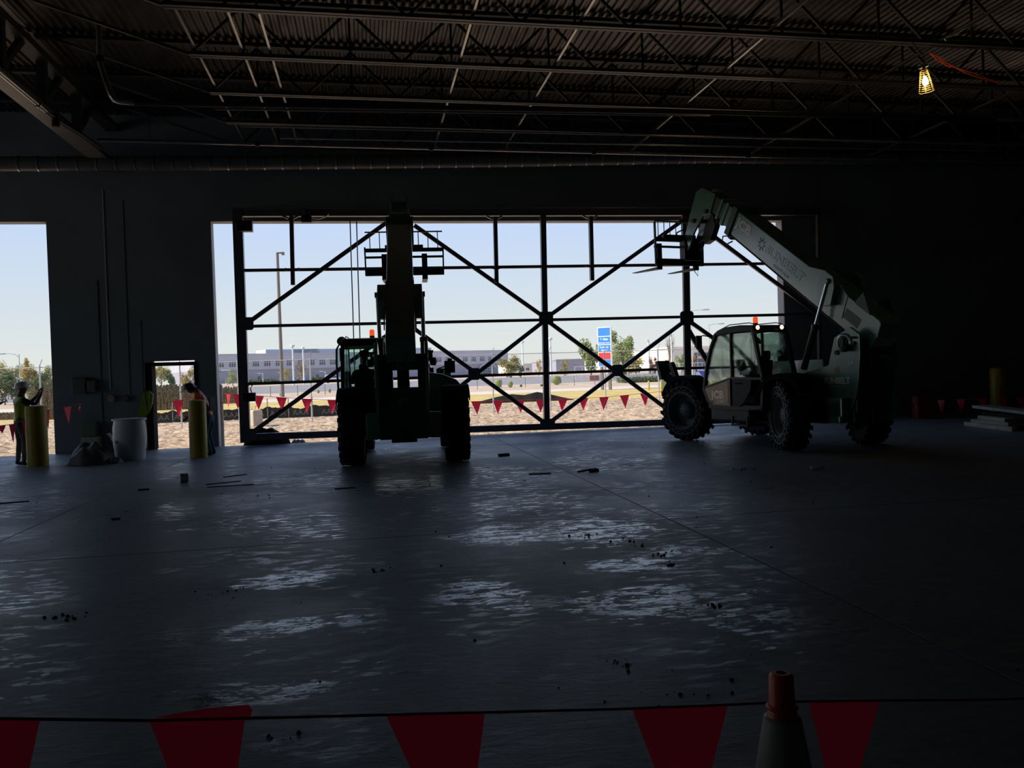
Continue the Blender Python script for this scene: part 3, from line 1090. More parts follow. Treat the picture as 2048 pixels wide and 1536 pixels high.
    for s_ in (-.28, .26):
        bp([(-.1, .60), (.25, .86), (.33, .60)], s_, s_ + .02).build('boom_flange', D, t)
    for sd in (-1, 1):
        top, mid, bot = bl(.99, .67, sd * .40), V(sd * .40, -.13, 2.27), V(sd * .40, .20, 1.50)
        MB().cyl(top, mid, .036, 14).build('cylinder_rod', K['chrome'], t, True)
        MB().cyl(mid, bot, .062, 16).lathe(mid, (top - mid), [(.062, -.02), (.072, -.02), (.072, .05), (.04, .05)], 16).build('lift_cylinder', B, t, True)
    m = MB()
    for s, v in ((-.16, .015), (-.08, .0), (0, .01), (.08, .0), (.16, .015)):
        m.tube([bl(.0, v - .02, s), bl(4.2, v, s)], .018, 6)
    m.tube([bl(4.3, -.02, -.2), bl(4.45, -.1, -.2), bl(4.42, -.22, -.2), bl(4.25, -.2, -.2), bl(4.1, -.05, -.2)], .016, 8)
    m.tube([bl(.4, -.02, -.2), bl(.2, -.12, -.2), bl(-.1, -.2, -.2), V(-.3, -.6, 1.7), V(-.35, -.5, 1.5)], .02, 8)
    m.tube([bl(.5, -.02, -.1), bl(.3, -.16, -.12), bl(.0, -.26, -.2), V(-.2, -.5, 1.6)], .02, 8)
    m.build('hydraulic_hose', K['plastic'], t, True)
    # fork carriage
    wd, off, X = car
    z0 = 4.02
    hw = wd / 2
    m = MB()
    m.box(off - hw, off + hw, X - .02, X + .05, z0, z0 + .16)
    m.build('lower_bar', B, t, bevel=.005)
    m = MB()
    m.box(off - hw, off + hw, X - .02, X + .04, z0 + .56, z0 + .65)
    m.box(off - .45, off + .45, X - .05, X + .05, z0 + .60, z0 + .72)
    m.build('upper_bar', B, t, bevel=.005)
    MB().box(off - hw, off + hw, X + .03, X + .08, z0 + .42, z0 + .47).build('fork_shaft', B, t)
    for s in (-1, 1):
        MB().bar((off + s * hw, X, z0), (off + s * (hw + .01), X, z0 + 1.02 if wd < 1.5 else z0 + .68), .035, .05).build('side_bar', B, t)
    n = 8
    for k in range(n):
        s = off - hw + wd * (k + .5) / n
        MB().cyl((s, X, z0 + .62), (s, X, z0 + 1.04), .011, 6).build('backrest_rod', B, t)
    MB().box(off - hw, off + hw, X - .01, X + .02, z0 + 1.02, z0 + 1.05).build('backrest_bar', B, t)
    for s in (off - hw * .52, off + hw * .52) if wd > 1.5 else (off - hw + .14, off + hw - .14):
        m = MB()
        m.box(s - .065, s + .065, X + .05, X + .10, z0 - .08, z0 + .52)
        m.hexa([(s - .065, X + .05, z0 - .09), (s + .065, X + .05, z0 - .09), (s + .065, X + 1.2, z0 - .045), (s - .065, X + 1.2, z0 - .045), (s - .065, X + .05, z0 - .03), (s + .065, X + .05, z0 - .03), (s + .065, X + 1.2, z0 - .03), (s - .065, X + 1.2, z0 - .03)])
        m.build('fork', B, t)
    m = MB()
    hx = bl(5.66, -.95)
    m.box(-.24, .24, X - .22, X, z0 + .10, z0 + .62)
    m.bar(hx, (0, X - .08, z0 + .35), .30, .26)
    m.build('quick_hitch', B, t, bevel=.01)
    m = MB()
    m.tube([(.1, X - .1, z0 + .68), (.0, X - .15, z0 + .82), (-.15, X - .05, z0 + .85), (-.3, X, z0 + .78), (-.32, X, z0 + .65)], .018, 8)
    m.tube([(.12, X, z0), (.16, X, z0 - .12), (.24, X - .02, z0 - .24), (.26, X, z0 - .05)], .010, 6)
    m.build('carriage_hose', K['plastic'], t, True)
    # stabilisers folded up at the front
    for sd in (-1, 1):
        m = MB()
        m.bar((sd * .60, 3.62, .95), (sd * .88, 4.12, 1.42), .16, .22)
        m.bar((sd * .80, 3.75, 1.15), (sd * .84, 4.0, 1.72), .10, .12)
        m.build('stabiliser_leg', B, t, bevel=.01)
        MB().hexa([(sd * .72, 4.08, 1.36), (sd * 1.06, 4.08, 1.36), (sd * 1.06, 4.25, 1.78), (sd * .72, 4.25, 1.78),
                   (sd * .72, 4.18, 1.34), (sd * 1.06, 4.18, 1.34), (sd * 1.06, 4.35, 1.76), (sd * .72, 4.35, 1.76)]).build('stabiliser_foot', K['pad'], t, bevel=.01)
    MB().box(-.55, .55, 3.45, 3.72, .75, 1.1).build('front_beam', D, t, bevel=.02)
    # engine pod on the right
    m = MB()
    ep = [(.48, .72), (1.12, .72), (1.18, 1.05), (1.16, 1.35), (1.02, 1.52), (.75, 1.64), (.48, 1.68)]
    m.prism([V(s, .62, z) for s, z in ep], (0, 1.95, 0))
    m.build('engine_cover', G, t, bevel=.03)
    m = MB()
    for k in range(7):
        m.box(1.175, 1.19, .9 + k * .2, 1.02 + k * .2, .85, 1.2)
    m.build('engine_grille', B, t)
    m = MB()
    m.tube([(.56, 1.9, 1.62), (.56, 1.9, 1.78)], .05, 12).tube([(.70, 2.3, 1.6), (.72, 2.35, 1.76), (.85, 2.38, 1.8), (.92, 2.38, 1.82)], .016, 6)
    m.box(.85, 1.08, 2.36, 2.41, 1.66, 1.92)
    m.box(.92, 1.02, 2.34, 2.38, 1.90, 1.97)
    m.build('exhaust_and_mirror', K['plastic'], t, bevel=.01)
    m = MB()
    m.box(-1.1, -.5, .95, 2.2, .48, .80)
    m.build('fuel_tank', B, t, bevel=.04)
    MB().box(-1.12, -.62, 1.0, 1.5, .40, .44).box(-1.12, -1.08, 1.0, 1.04, .4, .6).box(-1.12, -1.08, 1.46, 1.5, .4, .6).build('step', B, t)
    # fenders
    for x, hi, s0, s1 in ((0, .745, -1.19, -.72), (0, .745, .72, 1.19), (3.2, .745, -1.19, -.72), (3.2, .745, .72, 1.19)):
        m = MB()
        aa = [math.radians(a) for a in range(25, 161, 15)] if x else [math.radians(a) for a in range(15, 136, 15)]
        for a, b_ in zip(aa, aa[1:]):
            pa, pb = (x + hi * math.cos(a), .66 + hi * math.sin(a)), (x + hi * math.cos(b_), .66 + hi * math.sin(b_))
            qa, qb = (x + (hi + .03) * math.cos(a), .66 + (hi + .03) * math.sin(a)), (x + (hi + .03) * math.cos(b_), .66 + (hi + .03) * math.sin(b_))
            m.hexa([(s0, *pa), (s1, *pa), (s1, *pb), (s0, *pb), (s0, *qa), (s1, *qa), (s1, *qb), (s0, *qb)])
            so = s0 if s0 < 0 else s1
            m.hexa([(so - .01, x + (hi - .07) * math.cos(a), .66 + (hi - .07) * math.sin(a)), (so + .01, x + (hi - .07) * math.cos(a), .66 + (hi - .07) * math.sin(a)), (so + .01, x + (hi - .07) * math.cos(b_), .66 + (hi - .07) * math.sin(b_)), (so - .01, x + (hi - .07) * math.cos(b_), .66 + (hi - .07) * math.sin(b_)),
                    (so - .01, *qa), (so + .01, *qa), (so + .01, *qb), (so - .01, *qb)])
        m.build('mudguard', K['mud'], t, True)
    # cab: outer plane s=-1.15, inner plane s=-.37
    c = thing('cab', '', '', (0, 0, 0))
    for k in ('label', 'category'):
        del c[k]
    c.name = 'cab'
    c.parent = t
    sl, sr = -1.15, -.37
    m = MB()
    sp([(.45, .78), (1.0, .72), (2.02, .74), (2.2, .86), (2.36, 1.16), (2.30, 1.30), (.60, 1.30), (.42, 1.45)], sr - .03, sr, m)
    q_ = [(.45, 1.32), (.50, .80), (1.0, .76), (2.02, .78), (2.18, .9), (2.33, 1.16)]
    for (xa, za), (xb, zb) in zip(q_, q_[1:]):
        m.bar((sl, xa, za), (sl, xb, zb), .07, .07, (1, 0, 0))
    m.box(sl, sr, .5, 2.2, .74, .82)
    m.box(sl, sr, .42, .52, .8, 1.42)
    m.build('cab_base', B, c)
    m = MB()

    def post(pts, s, w_=.06):
        for (xa, za), (xb, zb) in zip(pts, pts[1:]):
            m.bar((s, xa, za), (s, xb, zb), w_, w_, (1, 0, 0))
    for s in (sl, sr):
        post([(2.32, 1.16), (2.22, 1.62), (2.06, 1.98), (1.90, 2.24)], s)
        post([(.47, 1.36), (.56, 1.7), (.66, 2.1), (.72, 2.28)], s, .07)
        post([(2.32, 1.16), (1.40, 1.36), (.47, 1.34)], s, .05)
        post([(1.40, 2.28), (1.40, 1.36)], s, .045)
    for x, z in ((2.32, 1.16), (.47, 1.36), (.72, 2.26), (1.90, 2.24)):
        m.bar((sl, x, z), (sr, x, z), .06, .06)
    m.build('cab_frame', B, c, bevel=.008)
    m = MB()
    rp = [(.66, 2.26), (.70, 2.37), (1.1, 2.40), (1.5, 2.39), (1.80, 2.34), (1.96, 2.26), (1.90, 2.22), (1.4, 2.25)]
    sp(rp, sl - .02, sr + .02, m)
    m.build('cab_roof', K['plastic'], c, bevel=.02)
    m = MB()
    m.tube([(sl + .06, 1.85, 2.34), (sl + .06, 1.5, 2.43), (sl + .06, .9, 2.43), (sl + .06, .72, 2.39)], .010, 6)
    m.tube([(sr - .06, 1.85, 2.34), (sr - .06, 1.5, 2.43), (sr - .06, .9, 2.43), (sr - .06, .72, 2.39)], .010, 6)
    m.build('roof_rail', B, c)
    gi = .008
    m = MB()
    for s in (sl + .01, sr - .01):
        sp([(2.28, 1.20), (2.19, 1.62), (2.03, 1.96), (1.87, 2.24), (1.42, 2.24), (1.42, 1.38)], s, s + gi, m)
        sp([(1.38, 1.38), (1.38, 2.24), (.74, 2.24), (.58, 1.7), (.50, 1.38)], s, s + gi, m)
    m.build('side_window', K['glass'], c)
    m = MB()
    m.hexa([(sl + .03, .50, 1.38), (sr - .03, .50, 1.38), (sr - .03, .72, 2.24), (sl + .03, .72, 2.24), (sl + .03, .508, 1.38), (sr - .03, .508, 1.38), (sr - .03, .728, 2.24), (sl + .03, .728, 2.24)])
    m.build('rear_window', K['glass'], c)
    m = MB()
    fp = [(2.32, 1.18), (2.22, 1.62), (2.06, 1.98), (1.90, 2.22)]
    for (xa, za), (xb, zb) in zip(fp, fp[1:]):
        m.hexa([(sl + .03, xa, za), (sr - .03, xa, za), (sr - .03, xb, zb), (sl + .03, xb, zb), (sl + .03, xa + .008, za), (sr - .03, xa + .008, za), (sr - .03, xb + .008, zb), (sl + .03, xb + .008, zb)])
    m.build('windscreen', K['glass'], c)
    m = MB()
    sp([(2.28, 1.14), (2.14, .90), (2.02, .80), (1.43, .79), (1.43, 1.33)], sl - .03, sl - .005, m)
    m.build('door_panel', K['door'], c, bevel=.008)
    m = MB()
    sp([(1.38, 1.33), (1.38, .79), (1.15, .80), (.98, .92), (.82, 1.12), (.78, 1.33)], sl - .02, sl - .005, m)
    m.build('rear_door_panel', K['plastic'], c, bevel=.006)
    MB().tube([(sl - .05, 1.30, 1.26), (sl - .08, 1.2, 1.25), (sl - .05, 1.05, 1.26)], .012, 6).build('door_handle', K['plastic'], c)
    sp([(2.21, 1.16), (2.10, .93), (2.0, .85), (1.49, .84), (1.49, 1.29)], sl - .036, sl - .03).build('door_inset', K['doorglass'], c)
    text_on('JCB', .21, (sl - .039, 1.83, 1.02), (0, -1, 0), (0, 0, 1), K['text'], c, .008, 1.25)
    text_on('SUNBELT', .07, (sl - .039, 1.72, .885), (0, -1, 0), (0, 0, 1), K['text'], c, .003)
    sunm = MB()

    def sunflower(mb, s, x, z, r):
        for k in range(8):
            a = 2 * PI * k / 8
            b0, b1 = a - .28, a + .28
            mb.prism([V(s, x + math.cos(b0) * r * .5, z + math.sin(b0) * r * .5), V(s, x + math.cos(a) * r, z + math.sin(a) * r), V(s, x + math.cos(b1) * r * .5, z + math.sin(b1) * r * .5), V(s, x + math.cos(a) * r * .35, z + math.sin(a) * r * .35)], (-.003, 0, 0))
        n = 16
        for k in range(n):
            a, b_ = 2 * PI * k / n, 2 * PI * (k + 1) / n
            mb.prism([V(s, x + math.cos(q) * rr, z + math.sin(q) * rr) for q, rr in ((a, r * .35), (b_, r * .35), (b_, r * .58), (a, r * .58))], (-.003, 0, 0))
    sunflower(sunm, sl - .039, 2.02, .885, .05)
    sunm.build('sun_emblem', K['sunyellow'], c)
    # inside of the cab
    m = MB()
    m.box(-1.0, -.55, 1.0, 1.45, 1.02, 1.16)
    m.hexa([(-.98, .92, 1.12), (-.57, .92, 1.12), (-.57, 1.06, 1.12), (-.98, 1.06, 1.12), (-.95, .80, 1.70), (-.60, .80, 1.70), (-.60, .90, 1.70), (-.95, .90, 1.70)])
    m.box(-.86, -.68, .78, .86, 1.70, 1.88)
    m.build('seat', K['shirt'], c, bevel=.03)
    m = MB()
    ctr = V(-.77, 1.86, 1.52)
    ax = V(0, -.75, .66).normalized()
    ring = []
    e1 = V(1, 0, 0)
    e2 = ax.cross(e1)
    for k in range(21):
        a = 2 * PI * k / 20
        ring.append(ctr + (e1 * math.cos(a) + e2 * math.sin(a)) * .17)
    m.tube(ring, .016, 8, False)
    m.tube([ctr, ctr - ax * .3, V(-.77, 2.05, 1.1)], .03, 8)
    m.tube([ctr - e1 * .17, ctr + e1 * .17], .014, 6)
    m.tube([ctr + e2 * .17, ctr], .014, 6)
    m.box(-1.05, -.5, 1.95, 2.2, 1.0, 1.32)
    m.build('steering_console', K['plastic'], c)
    # mirror, guard
    m = MB()
    m.tube([(sl, 2.05, 2.22), (sl - .08, 2.22, 2.26), (sl - .12, 2.32, 2.18)], .012, 6)
    m.tube([(sl - .12, 2.36, 2.15), (sl - .12, 2.46, 2.02)], .006, 5)
    m.hexa([(sl - .20, 2.26, 1.98), (sl - .04, 2.30, 1.98), (sl - .04, 2.35, 1.98), (sl - .20, 2.31, 1.98), (sl - .20, 2.26, 2.26), (sl - .04, 2.30, 2.26), (sl - .04, 2.35, 2.26), (sl - .20, 2.31, 2.26)])
    m.build('mirror', K['plastic'], c, bevel=.012)
    if busy == 'left':
        m = MB()
        m.tube([(sl - .02, 1.35, 1.24), (sl - .12, 1.40, 1.18), (sl - .17, 1.42, 1.30), (sl - .19, 1.44, 1.9), (sl - .18, 1.42, 2.20), (sl - .12, 1.38, 2.30), (sl - .02, 1.35, 2.26)], .022, 8)
        m.build('door_window_frame', B, c, True)
        MB().hexa([(sl - .02, 1.35, 1.26), (sl - .17, 1.42, 1.26), (sl - .17, 1.43, 1.26), (sl - .02, 1.36, 1.26), (sl - .02, 1.35, 2.24), (sl - .18, 1.42, 2.24), (sl - .18, 1.43, 2.24), (sl - .02, 1.36, 2.24)]).build('door_window', K['glass'], c)
        MB().lathe((sl - .10, 1.45, 2.36), (.15, 1, .15), [(.02, 0), (.08, .02), (.09, .12), (.05, .16)], 14).build('round_mirror', K['plastic'], c, True)
    # beacon and work lights
    MB().cyl((-.61, 1.3, 2.39), (-.61, 1.3, 2.45), .05, 14).build('beacon_base', B, c, True)
    MB().lathe((-.61, 1.3, 2.45), (0, 0, 1), [(.05, 0), (.05, .10), (.035, .125), (.001, .13)], 16).build('beacon_lens', K['beacon'], c, True)
    MB().cyl((-.61, 1.3, 2.45), (-.61, 1.3, 2.55), .018, 8).build('beacon_bulb', B, c, True)
    for s in (-1.10, -.52):
        MB().lathe((s, .70, 2.325), (0, -1, 0), [(.045, -.02), (.05, .05), (.045, .06)], 14).build('work_light', B, c, True)
        MB().lathe((s, .636, 2.325), (0, -1, 0), [(.042, 0), (.038, .008), (.001, .012)], 14).build('work_light_lens', K['lamp_on'] if lamps else K['cglass'], c, True)
    # decals
    text_on('D510-56', .115, (-.463, -.88, 1.60), (0, -1, 0), (0, 0, 1), K['text'], t, .004, 1.1)
    text_on('SUNBELT', .15, (-.463, -.70, 1.27), (0, -1, 0), (0, 0, 1), K['text'], t, .008)
    text_on('R E N T A L S', .055, (-.463, -.70, 1.175), (0, -1, 0), (0, 0, 1), K['text'], t, .001, 1.2)
    m = MB()
    sunflower(m, -.463, -.70, 1.45, .085)
    m.build('sun_emblem', K['sunyellow'], t)
    ud, vd = (bl(0, 0) - bl(1, 0)), (bl(0, 1) - bl(0, 0))
    text_on('JCB', .27, bl(3.85, .40, -.254), ud, vd, K['text'], t, .012, 1.25)
    text_on('SUNBELT', .24, bl(2.35, .33, -.254), ud, vd, K['faint'], t, .01, 1.3)
    text_on('RENTALS', .08, bl(2.35, .16, -.254), ud, vd, K['faint'], t, .0, 1.6)
    m = MB()
    for (u, v) in ((3.15, .35), (3.15, .35)):
        for k in range(8):
            a = 2 * PI * k / 8
            m.prism([bl(u + math.cos(q) * r_, v + math.sin(q) * r_, -.254) for q, r_ in ((a - .28, .07), (a, .15), (a + .28, .07), (a, .05))], (-.003, 0, 0))
    m.build('sun_emblem', K['faint'], t)
    text_on('SUNBELT', .10, (.03, -1.153, 1.94), (1, 0, 0), (0, 0, 1), K['text_dim'], t, .004, 1.1)
    text_on('JCB', .12, (.03, -1.153, 1.80), (1, 0, 0), (0, 0, 1), K['text_dim'], t, .006, 1.3)
    text_on('JCB', .10, (.02, -1.124, 1.2), (1, 0, 0), (0, 0, 1), K['text_dim'], t, .004, 1.3)
    MB().hexa([bl(.05, .24, -.256), bl(.05, .42, -.256), bl(.45, .42, -.256), bl(.45, .24, -.256), bl(.05, .24, -.252), bl(.05, .42, -.252), bl(.45, .42, -.252), bl(.45, .24, -.252)]).build('data_plate', K['text_dim'], t)
    return t


def lens_mat(name, col, strength, trans=.0):
    m = bpy.data.materials.new(name)
    m.use_nodes = True
    b = m.node_tree.nodes['Principled BSDF']
    b.inputs['Base Color'].default_value = (*col, 1)
    b.inputs['Roughness'].default_value = .2
    b.inputs['Emission Color'].default_value = (*col, 1)
    b.inputs['Emission Strength'].default_value = strength
    return m


K['beacon'] = lens_mat('beacon_amber', (.9, .10, .02), .9)
K['bulb'] = lens_mat('bulb_glass', (1.0, .72, .35), 40)
K['guard'] = mat('guard_yellow', (.8, .6, .2), .4)
K['cglassb'] = mat('bottle_plastic', (.75, .80, .85), .08, spec=.8)
K['lamp_on'] = lens_mat('work_lamp_lit', (1.0, .50, .18), 7)

lift_l = handler('telescopic handler standing in the middle, seen from behind, boom raised away', (.66, 15.65), math.radians(3.3), 0, 0, (1.83, .06, 4.4), False, 'left')
lift_r = handler('telescopic handler at the right with lit roof lamps, green boom slanting up to the left', (8.62, 14.6), math.radians(-13), math.radians(14), math.radians(-22), (1.31, -.25, 4.4), True, 'right')
# ================================================================ people
def person(name_label, bones, loc, rz=0., sub=2, extra=None, cat='person'):
    """bones: list of (pointA, pointB, rA, rB, material key); points are shared by name"""
    pts, edges, rad = {}, [], {}
    P = bones['P']
    idx = {n: i for i, n in enumerate(P)}
    me = bpy.data.meshes.new('person')
    me.from_pydata([p[0] for p in P.values()], [(idx[a], idx[b_]) for a, b_, _ in bones['E']], [])
    o = bpy.data.objects.new('person', me)
    C.objects.link(o)
    md = o.modifiers.new('skin', 'SKIN')
    for n, i in idx.items():
        r = P[n][1]
        me.skin_vertices[0].data[i].radius = r if isinstance(r, tuple) else (r, r)
        me.skin_vertices[0].data[i].use_root = (i == 0)
    md.use_smooth_shade = True
    sb = o.modifiers.new('sub', 'SUBSURF')
    sb.levels = sub
    sb.render_levels = sub
    dg = bpy.context.evaluated_depsgraph_get()
    me2 = bpy.data.meshes.new_from_object(o.evaluated_get(dg))
    o.modifiers.clear()
    o.data = me2
    bpy.data.meshes.remove(me)
    me2.name = 'person'
    me2.materials.clear()
    mats = []
    segs = []
    for a, b_, mk in bones['E']:
        if mk not in mats:
            mats.append(mk)
        segs.append((Vector(P[a][0]), Vector(P[b_][0]), mats.index(mk)))
    for k in mats:
        me2.materials.append(K[k])
    for f in me2.polygons:
        c = f.center
        best = None
        for p, q, i in segs:
            d = q - p
            t_ = max(0, min(1, (c - p).dot(d) / max(d.length_squared, 1e-9)))
            dd = (p + d * t_ - c).length
            if best is None or dd < best[0]:
                best = (dd, i)
        f.material_index = best[1]
    o.location = loc
    o.rotation_euler = (0, 0, rz)
    tag(o, name_label, cat)
    return o


def hard_hat(par, c, up, fwd, m, r=.135):
    up, fwd = Vector(up).normalized(), Vector(fwd).normalized()
    c = Vector(c)
    mb = MB()
    mb.lathe(c, up, [(r * 1.22, 0), (r * 1.22, .012), (r, .018), (r * .97, .06), (r * .82, .105), (r * .5, .135), (.001, .145)], 20)
    mb.prism([c + fwd * r * .8 + up.cross(fwd) * .09, c + fwd * r * 1.55 + up.cross(fwd) * .05, c + fwd * r * 1.55 - up.cross(fwd) * .05, c + fwd * r * .8 - up.cross(fwd) * .09], up * .01)
    mb.bar(c - fwd * r * .9 + up * .06, c + fwd * r * .8 + up * .145, .02, .02)
    return mb.build('hard_hat', m, par, True)


def fingers(P, E, hand, dirs, base, mk='skin'):
    """five finger chains rooted in the palm vertex `base`; hand = prefix"""
    for i, (root, mid, tip) in enumerate(dirs):
        a, b_, c = f'{hand}f{i}a', f'{hand}f{i}b', f'{hand}f{i}c'
        P[a] = (root, .011)
        P[b_] = (mid, .0095)
        P[c] = (tip, .008)
        E += [(base, a, mk), (a, b_, mk), (b_, c, mk)]


def std_body(shirt, legs, lean=(0, 0), hip=.95, arms=None, head=None, leg=None, slv=None):
    """standing figure facing +y; arms: list of two (shoulder, elbow, wrist, palm)"""
    lx, ly = lean
    P = {'pelvis': ((0, 0, hip), (.155, .115)), 'waist': ((lx * .3, ly * .3, hip + .16), (.145, .105)), 'chest': ((lx * .7, ly * .7, hip + .36), (.175, .125)),
         'neck0': ((lx, ly, hip + .50), (.10, .09)), 'neck': ((lx * 1.08, ly * 1.12, hip + .57), .055)}
    h = head or (lx * 1.15, ly * 1.3 + .02, hip + .68)
    hv = Vector(h)
    P['skull'] = (tuple(hv), (.085, .095))
    P['crown'] = (tuple(hv + V(lx * .1, ly * .1, .075)), (.075, .085))
    E = [('pelvis', 'waist', shirt), ('waist', 'chest', shirt), ('chest', 'neck0', shirt), ('neck0', 'neck', 'skin'), ('neck', 'skull', 'skin'), ('skull', 'crown', 'skin')]
    for i, s in enumerate((-1, 1)):
        kn, an, toe = leg[i]
        P[f'hip{i}'] = ((s * .10, 0, hip - .09), (.095, .10))
        P[f'knee{i}'] = (kn, .062)
        P[f'calf{i}'] = (tuple(Vector(kn).lerp(Vector(an), .35)), .062)
        P[f'ankle{i}'] = (an, .045)
        P[f'heel{i}'] = (tuple(Vector(an) + V(0, -.03, -.055)), .045)
        P[f'toe{i}'] = (toe, .04)
        E += [('pelvis', f'hip{i}', legs), (f'hip{i}', f'knee{i}', legs), (f'knee{i}', f'calf{i}', legs), (f'calf{i}', f'ankle{i}', legs), (f'ankle{i}', f'heel{i}', 'boot'), (f'heel{i}', f'toe{i}', 'boot')]
    for i, (sh, el, wr, pm, fg) in enumerate(arms):
        P[f'sh{i}'] = (sh, .062)
        P[f'el{i}'] = (el, .045)
        P[f'wr{i}'] = (wr, .030)
        P[f'pm{i}'] = (pm, (.036, .022))
        E += [('neck0' if False else 'chest', f'sh{i}', shirt), (f'sh{i}', f'el{i}', slv or shirt), (f'el{i}', f'wr{i}', slv or 'skin'), (f'wr{i}', f'pm{i}', 'skin')]
        fingers(P, E, f'h{i}', fg, f'pm{i}')
    return {'P': P, 'E': E}


def fan(pm, d, side, curl=(0, 0, 0), ln=.08):
    """four fingers along d plus a thumb to the side"""
    pm, d, side, curl = Vector(pm), Vector(d).normalized(), Vector(side).normalized(), Vector(curl)
    out = []
    for k, l in zip((-1.5, -.5, .5, 1.5), (.80, .95, 1.0, .88)):
        r = pm + side * (.019 * k) + d * .035
        out.append((tuple(r), tuple(r + d * ln * l * .55 + curl * .35), tuple(r + d * ln * l + curl)))
    r = pm + side * .036 - d * .01
    out.append((tuple(r), tuple(r + (side * .6 + d * .7) * .035 + curl * .3), tuple(r + (side * .35 + d) * .06 + curl * .6)))
    return out


# worker in yellow vest: faces right and outward, both hands raised to a phone
wl = at(42, 918, 19.2)
wp = V(wl.x, wl.y, 0)
pmL, pmR = (.05, .44, 1.50), (-.07, .42, 1.56)
arms = [((-.20, .0, 1.40), (-.26, .20, 1.22), (-.11, .38, 1.44), pmL and (-.07, .42, 1.52), fan((-.07, .42, 1.52), (.1, .1, 1), (1, 0, 0), (.02, .03, 0))),
        ((.20, .0, 1.40), (.26, .24, 1.28), (.13, .38, 1.46), (.09, .42, 1.53), fan((.09, .42, 1.53), (-.1, .1, 1), (-1, 0, 0), (-.02, .03, 0)))]
legs_ = [((-.11, .02, .50), (-.12, -.02, .10), (-.13, .14, .035)), ((.12, .05, .50), (.13, .02, .10), (.15, .18, .035))]
pa = person('person in white hard hat and yellow vest holding up a phone beside the left bollard', std_body('vest', 'trousers', (0, .05), .95, arms, (0, .09, 1.60), legs_, 'shirt'), wp, math.radians(-52))
hard_hat(pa, (0, .07, 1.64), (0, -.08, 1), (0, 1, .05), K['hatw'])
MB().box(-.085, .085, -.004, .004, -.04, .04).build('probe', K['black'])
bpy.data.objects.remove(bpy.data.objects['probe'])
t = MB().box(-.038, .038, -.005, .005, -.075, .075).build('phone', K['black'], bevel=.004)
t.location = wp + Matrix.Rotation(math.radians(-52), 3, 'Z') @ V(.01, .455, 1.60)
t.rotation_euler = (0, math.radians(90), math.radians(-52))
tag(t, 'dark phone held up by the person in the yellow vest', 'phone')

# second person at the very left: only the raised arm and phone reach into the picture
wl = at(-62, 920, 19.3)
wq = V(wl.x, wl.y, 0)
rz2 = math.radians(-75)
arms = [((-.20, 0, 1.38), (-.24, .18, 1.16), (-.14, .42, 1.24), (-.12, .50, 1.27), fan((-.12, .50, 1.27), (0, 1, .3), (1, 0, 0), (0, 0, .01))),
        ((.20, 0, 1.38), (.22, .26, 1.20), (.10, .56, 1.30), (.08, .64, 1.34), fan((.08, .64, 1.34), (0, 1, .35), (-1, 0, 0), (0, .0, .01)))]
pb = person('person at the left edge of the photo reaching out an arm with a phone', std_body('vest', 'trousers', (0, .03), .95, arms, (0, .07, 1.62), legs_, 'shirt'), wq, rz2)
hard_hat(pb, (0, .06, 1.66), (0, -.05, 1), (0, 1, 0), K['hatw'])
t = MB().box(-.038, .038, -.005, .005, -.075, .075).build('phone', K['reflect'], bevel=.004)
t.location = wq + Matrix.Rotation(rz2, 3, 'Z') @ V(.08, .73, 1.41)
t.rotation_euler = (math.radians(20), 0, rz2)
tag(t, 'pale phone in the outstretched hand at the left edge', 'phone')

# worker in orange vest stooping behind the right bollard, looking down to the left
wl = at(421, 903, 19.5)
wr_ = V(wl.x, wl.y, 0)
rz3 = math.radians(78)
arms = [((-.19, .20, 1.26), (-.24, .26, .98), (-.12, .45, .90), (-.07, .50, .86), fan((-.07, .50, .86), (.2, .5, -.8), (1, 0, 0), (.0, .02, 0))),
        ((.19, .20, 1.26), (.25, .24, .98), (.10, .44, .92), (.05, .50, .88), fan((.05, .50, .88), (-.2, .5, -.8), (-1, 0, 0), (.0, .02, 0)))]
legs3 = [((-.10, .06, .48), (-.11, -.04, .10), (-.12, .12, .035)), ((.11, .08, .48), (.12, -.02, .10), (.13, .14, .035))]
pc = person('person in orange vest and dark hard hat stooping behind the middle bollard', std_body('vesto', 'jeans', (0, .24), .90, arms, (0, .40, 1.45), legs3, 'vesto'), wr_, rz3)
hard_hat(pc, (0, .42, 1.49), (0, .35, 1), (0, 1, -.35), K['hatd'])
m = MB()
m.box(-.16, .16, -.09, -.07, 1.0, 1.30)
for s in (-1, 1):
    m.bar((s * .11, -.02, 1.0), (s * .12, .10, 1.36), .04, .015)
m.build('vest_strap', K['shirt'], pc)

# the driver of each handler
def driver(par_loc, th, lean, label):
    arms = [((-.19, .0, .56), (-.27, .12, .34), (-.16, .38, .38), (-.13, .44, .40), fan((-.13, .44, .40), (0, .8, -.3), (1, 0, 0), (0, 0, -.03))),
            ((.19, .0, .56), (.27, .12, .34), (.16, .38, .38), (.13, .44, .40), fan((.13, .44, .40), (0, .8, -.3), (-1, 0, 0), (0, 0, -.03)))]
    legs4 = [((-.12, .46, .06), (-.12, .62, -.26), (-.12, .76, -.31)), ((.12, .46, .06), (.12, .62, -.26), (.12, .76, -.31))]
    b_ = std_body('shirt', 'jeans', (0, lean), .10, arms, (0, lean * 1.2 + .03, .80), legs4, 'shirt')
    b_['P']['hip0'] = ((-.1, .08, .06), (.09, .09))
    b_['P']['hip1'] = ((.1, .08, .06), (.09, .09))
    o = person(label, b_, (0, 0, 0))
    F_ = V(math.sin(th), math.cos(th), 0)
    R_ = V(math.cos(th), -math.sin(th), 0)
    o.location = V(par_loc[0], par_loc[1], 1.18) + F_ * 1.12 + R_ * -.77
    o.rotation_euler = (0, 0, -th)
    hard_hat(o, (0, lean * 1.2 + .02, .845), (0, 0, 1), (0, 1, 0), K['hatd'], .12)
    return o


